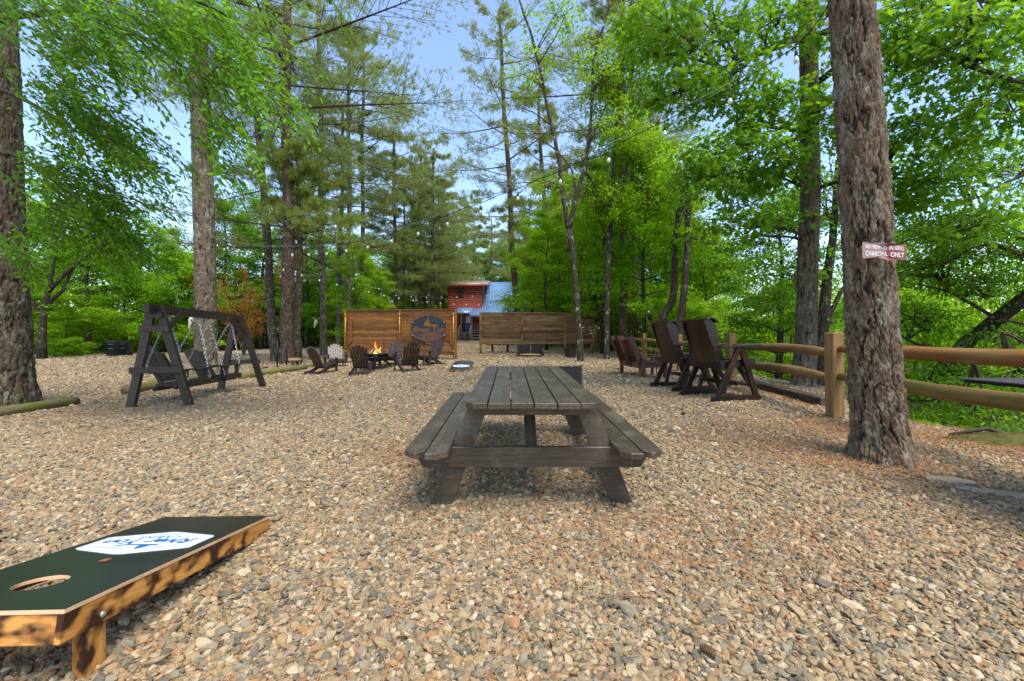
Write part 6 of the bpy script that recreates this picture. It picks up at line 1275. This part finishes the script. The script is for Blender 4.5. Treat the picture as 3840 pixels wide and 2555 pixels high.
f_ = prism('window', cb, [(-.6, -.6), (.6, -.6), (.6, .6), (-.6, .6)], .08, M['trim_red'], Matrix.Translation(cp(-1, 51.88, 3.3))@RX); prism('pane', f_, [(-.5, -.5), (.5, -.5), (.5, .5), (-.5, .5)], .02, M['glass_dark'], Matrix.Translation((0, 0, .045)))
dr = prism('door', cb, [(-.43, -1.06), (.43, -1.06), (.43, 1.06), (-.43, 1.06)], .06, M['door_blue'], Matrix.Translation(cp(-5.3, 51.9, 3.02))@RX); prism('door_glass', dr, [(-.28, .08), (.28, .08), (.28, .92), (-.28, .92)], .02, M['glass_pale'], Matrix.Translation((0, 0, .035))); lathe('knob', dr, [(0, .06), (.03, .05), (.03, .03)], M['brass'], 10, Matrix.Translation((-.35, 0, .02)))
for s in (-1, 1): plank('door_trim', cb, cp(-5.3+s*.49, 51.86, 1.94), cp(-5.3+s*.49, 51.86, 4.15), .11, .06, M['trim_red'], (0, 1, 0))
# roofs
def metal_roof(name, corners, mat, nribs, th=.07):
    """corners: eave-left, eave-right, top-right, top-left"""
    a_, b_, c_, d_ = [cp(*x) for x in corners]; n_ = (b_-a_).cross(d_-a_).normalized(); ac = Acc(); vs = [tuple(v-n_*th*k) for k in (0, 1) for v in (a_, b_, c_, d_)]
    ac.add(vs, [(0, 1, 2, 3), (7, 6, 5, 4), (0, 4, 5, 1), (1, 5, 6, 2), (2, 6, 7, 3), (3, 7, 4, 0)]); o = ac.build(name, mat, cb)
    for k in range(nribs+1):
        f = k/nribs; plank('roof_rib', o, a_.lerp(b_, f)+n_*.02, d_.lerp(c_, f)+n_*.02, .05, .04, mat, n_, 0)
    return o
metal_roof('main_roof', [(-3.6, 51.3, 4.72), (3.8, 51.3, 4.72), (3.8, 57.2, 8.75), (-3.6, 57.2, 8.75)], M['roof_blue'], 18)
metal_roof('rear_roof', [(3.8, 63, 4.72), (-8.2, 63, 4.72), (-8.2, 57.25, 8.72), (3.8, 57.25, 8.72)], M['roof_blue'], 20)
metal_roof('tower_roof', [(-8.1, 51.2, 7.72), (-2.95, 51.2, 7.72), (-2.95, 57.1, 8.9), (-8.1, 57.1, 8.9)], M['roof_grey'], 14)
plank('fascia', cb, cp(-8.1, 51.17, 7.58), cp(-2.95, 51.17, 7.58), .22, .05, M['trim_red'], (0, 1, 0)); plank('fascia', cb, cp(-2.92, 51.2, 7.58), cp(-2.92, 57, 8.75), .2, .05, M['roof_blue'], (1, 0, 0))
metal_roof('porch_roof', [(-6.55, 50, 4.24), (-4.75, 50, 4.24), (-4.75, 51.95, 4.95), (-6.55, 51.95, 4.95)], M['roof_blue'], 6)
metal_roof('porch_roof', [(-4.85, 48.9, 3.85), (3.8, 48.9, 3.85), (3.8, 51.6, 4.86), (-4.85, 51.6, 4.86)], M['roof_blue'], 22)
plank('gutter', cb, cp(-4.85, 48.86, 3.72), cp(3.8, 48.86, 3.72), .12, .06, M['porch'], (0, 1, 0)); plank('fascia', cb, cp(-6.5, 50.03, 4.10), cp(-4.75, 50.03, 4.10), .14, .05, M['porch'], (0, 1, 0))
prism('deck', cb, [(-6.3, 49.1), (3.6, 49.1), (3.6, 51.85), (-6.3, 51.85)], .12, M['porch'], Matrix.Translation(Vector((0, 0, 1.88))-co))
for x, z1 in ((-5.95, 4.1), (-4.62, 3.7), (-1.5, 3.7), (1.2, 3.7), (3.5, 3.7)): yy = 50.1 if x < -5 else 49.15; plank('porch_post', cb, cp(x, yy, .9), cp(x, yy, z1), .16, .16, M['porch'], (0, 1, 0))
plank('railing', cb, cp(-4.6, 49.15, 2.72), cp(3.5, 49.15, 2.72), .10, .05, M['porch']); plank('railing', cb, cp(-4.6, 49.15, 2.08), cp(3.5, 49.15, 2.08), .06, .05, M['porch'])
for k in range(44): x = -4.4+k*.18; plank('baluster', cb, cp(x, 49.15, 2.08), cp(x, 49.15, 2.70), .05, .04, M['porch'], (0, 1, 0), 0)
plank('skirt_board', cb, cp(-4.6, 49.12, 1.55), cp(3.5, 49.12, 1.55), .16, .05, M['porch'], (0, 1, 0)); plank('skirt_board', cb, cp(-4.6, 49.12, 1.22), cp(3.5, 49.12, 1.22), .2, .05, M['porch'], (0, 1, 0))
for k in range(5): plank('stair_tread', cb, cp(-5.9, 48.9-k*.28, 1.76-k*.17), cp(-4.8, 48.9-k*.28, 1.76-k*.17), .28, .05, M['porch'])
for x in (-6.0, -4.72):
    plank('stair_rail', cb, cp(x, 49.15, 2.75), cp(x, 47.6, 1.75), .12, .06, M['porch']); plank('stair_stringer', cb, cp(x, 49.1, 1.8), cp(x, 47.6, .95), .2, .05, M['porch'], (1, 0, 0)); plank('stair_post', cb, cp(x, 47.6, .85), cp(x, 47.6, 1.8), .1, .1, M['porch'], (1, 0, 0))
q = Vector((-6.4, 50.6, 1.95)); rc = thing('porch_chair', 'dark rounded-back chair on the cabin porch left of the blue door', 'chair', (-6.15, 50.9, 1.94)); lathe('back', rc, [(.30, .35), (.36, .9), (.30, 1.1), (.26, 1.1), (.3, .9), (.26, .38)], M['rod'], 14); plank('seat', rc, (-.3, 0, .42), (.3, 0, .42), .5, .06, M['rod']); 
for s in (-1, 1): plank('leg', rc, (s*.24, 0, 0), (s*.24, 0, .4), .4, .05, M['rod'], (1, 0, 0))
# woods behind the cabin
for k_, (px_, D_, kd, s) in enumerate([(1600, 72, 'round', 1.2), (1700, 74, 'dark', 1.2), (1790, 78, 'round', 1.25), (1880, 74, 'tallb', 1.0), (1960, 70, 'round', 1.2), (2050, 66, 'tallb', 1.15), (2010, 56, 'round', 1.0), (2090, 52, 'tallb', 1.0), (1740, 86, 'tallb', 1.2), (1850, 88, 'round', 1.5), (1950, 86, 'tallb', 1.2), (1640, 84, 'round', 1.4), (1540, 80, 'round', 1.4), (1450, 76, 'round', 1.3), (1350, 74, 'tallb', 1.2), (1240, 70, 'round', 1.2)]):
    bpx(px_, D_, kd, KW[kd]+(' far behind the left screen' if px_ < 1660 else ' behind the red cabin wall' if px_ < 1800 else ' behind the blue cabin roof' if px_ < 1970 else ' right of the cabin')+(', in the last row' if D_ > 78 else ''), 'woods behind the cabin', s)
for k_, (px_, D_, kd, sc_k) in enumerate([(1700, 66, 'far', 1.0), (1775, 70, 'far', 1.1), (1840, 66, 'far', .9), (1740, 76, 'far', 1.2), (1905, 74, 'far', 1.05), (1985, 62, 'far', 1.0), (1650, 68, 'far', 1.1)]):
    pine(px_, 1290, 9, 'distant pine rising behind the red cabin', kd, (px_+2, 900), 20, 'bark_grey', D=D_, rz=k_, sc=sc_k, group='pines behind the cabin')
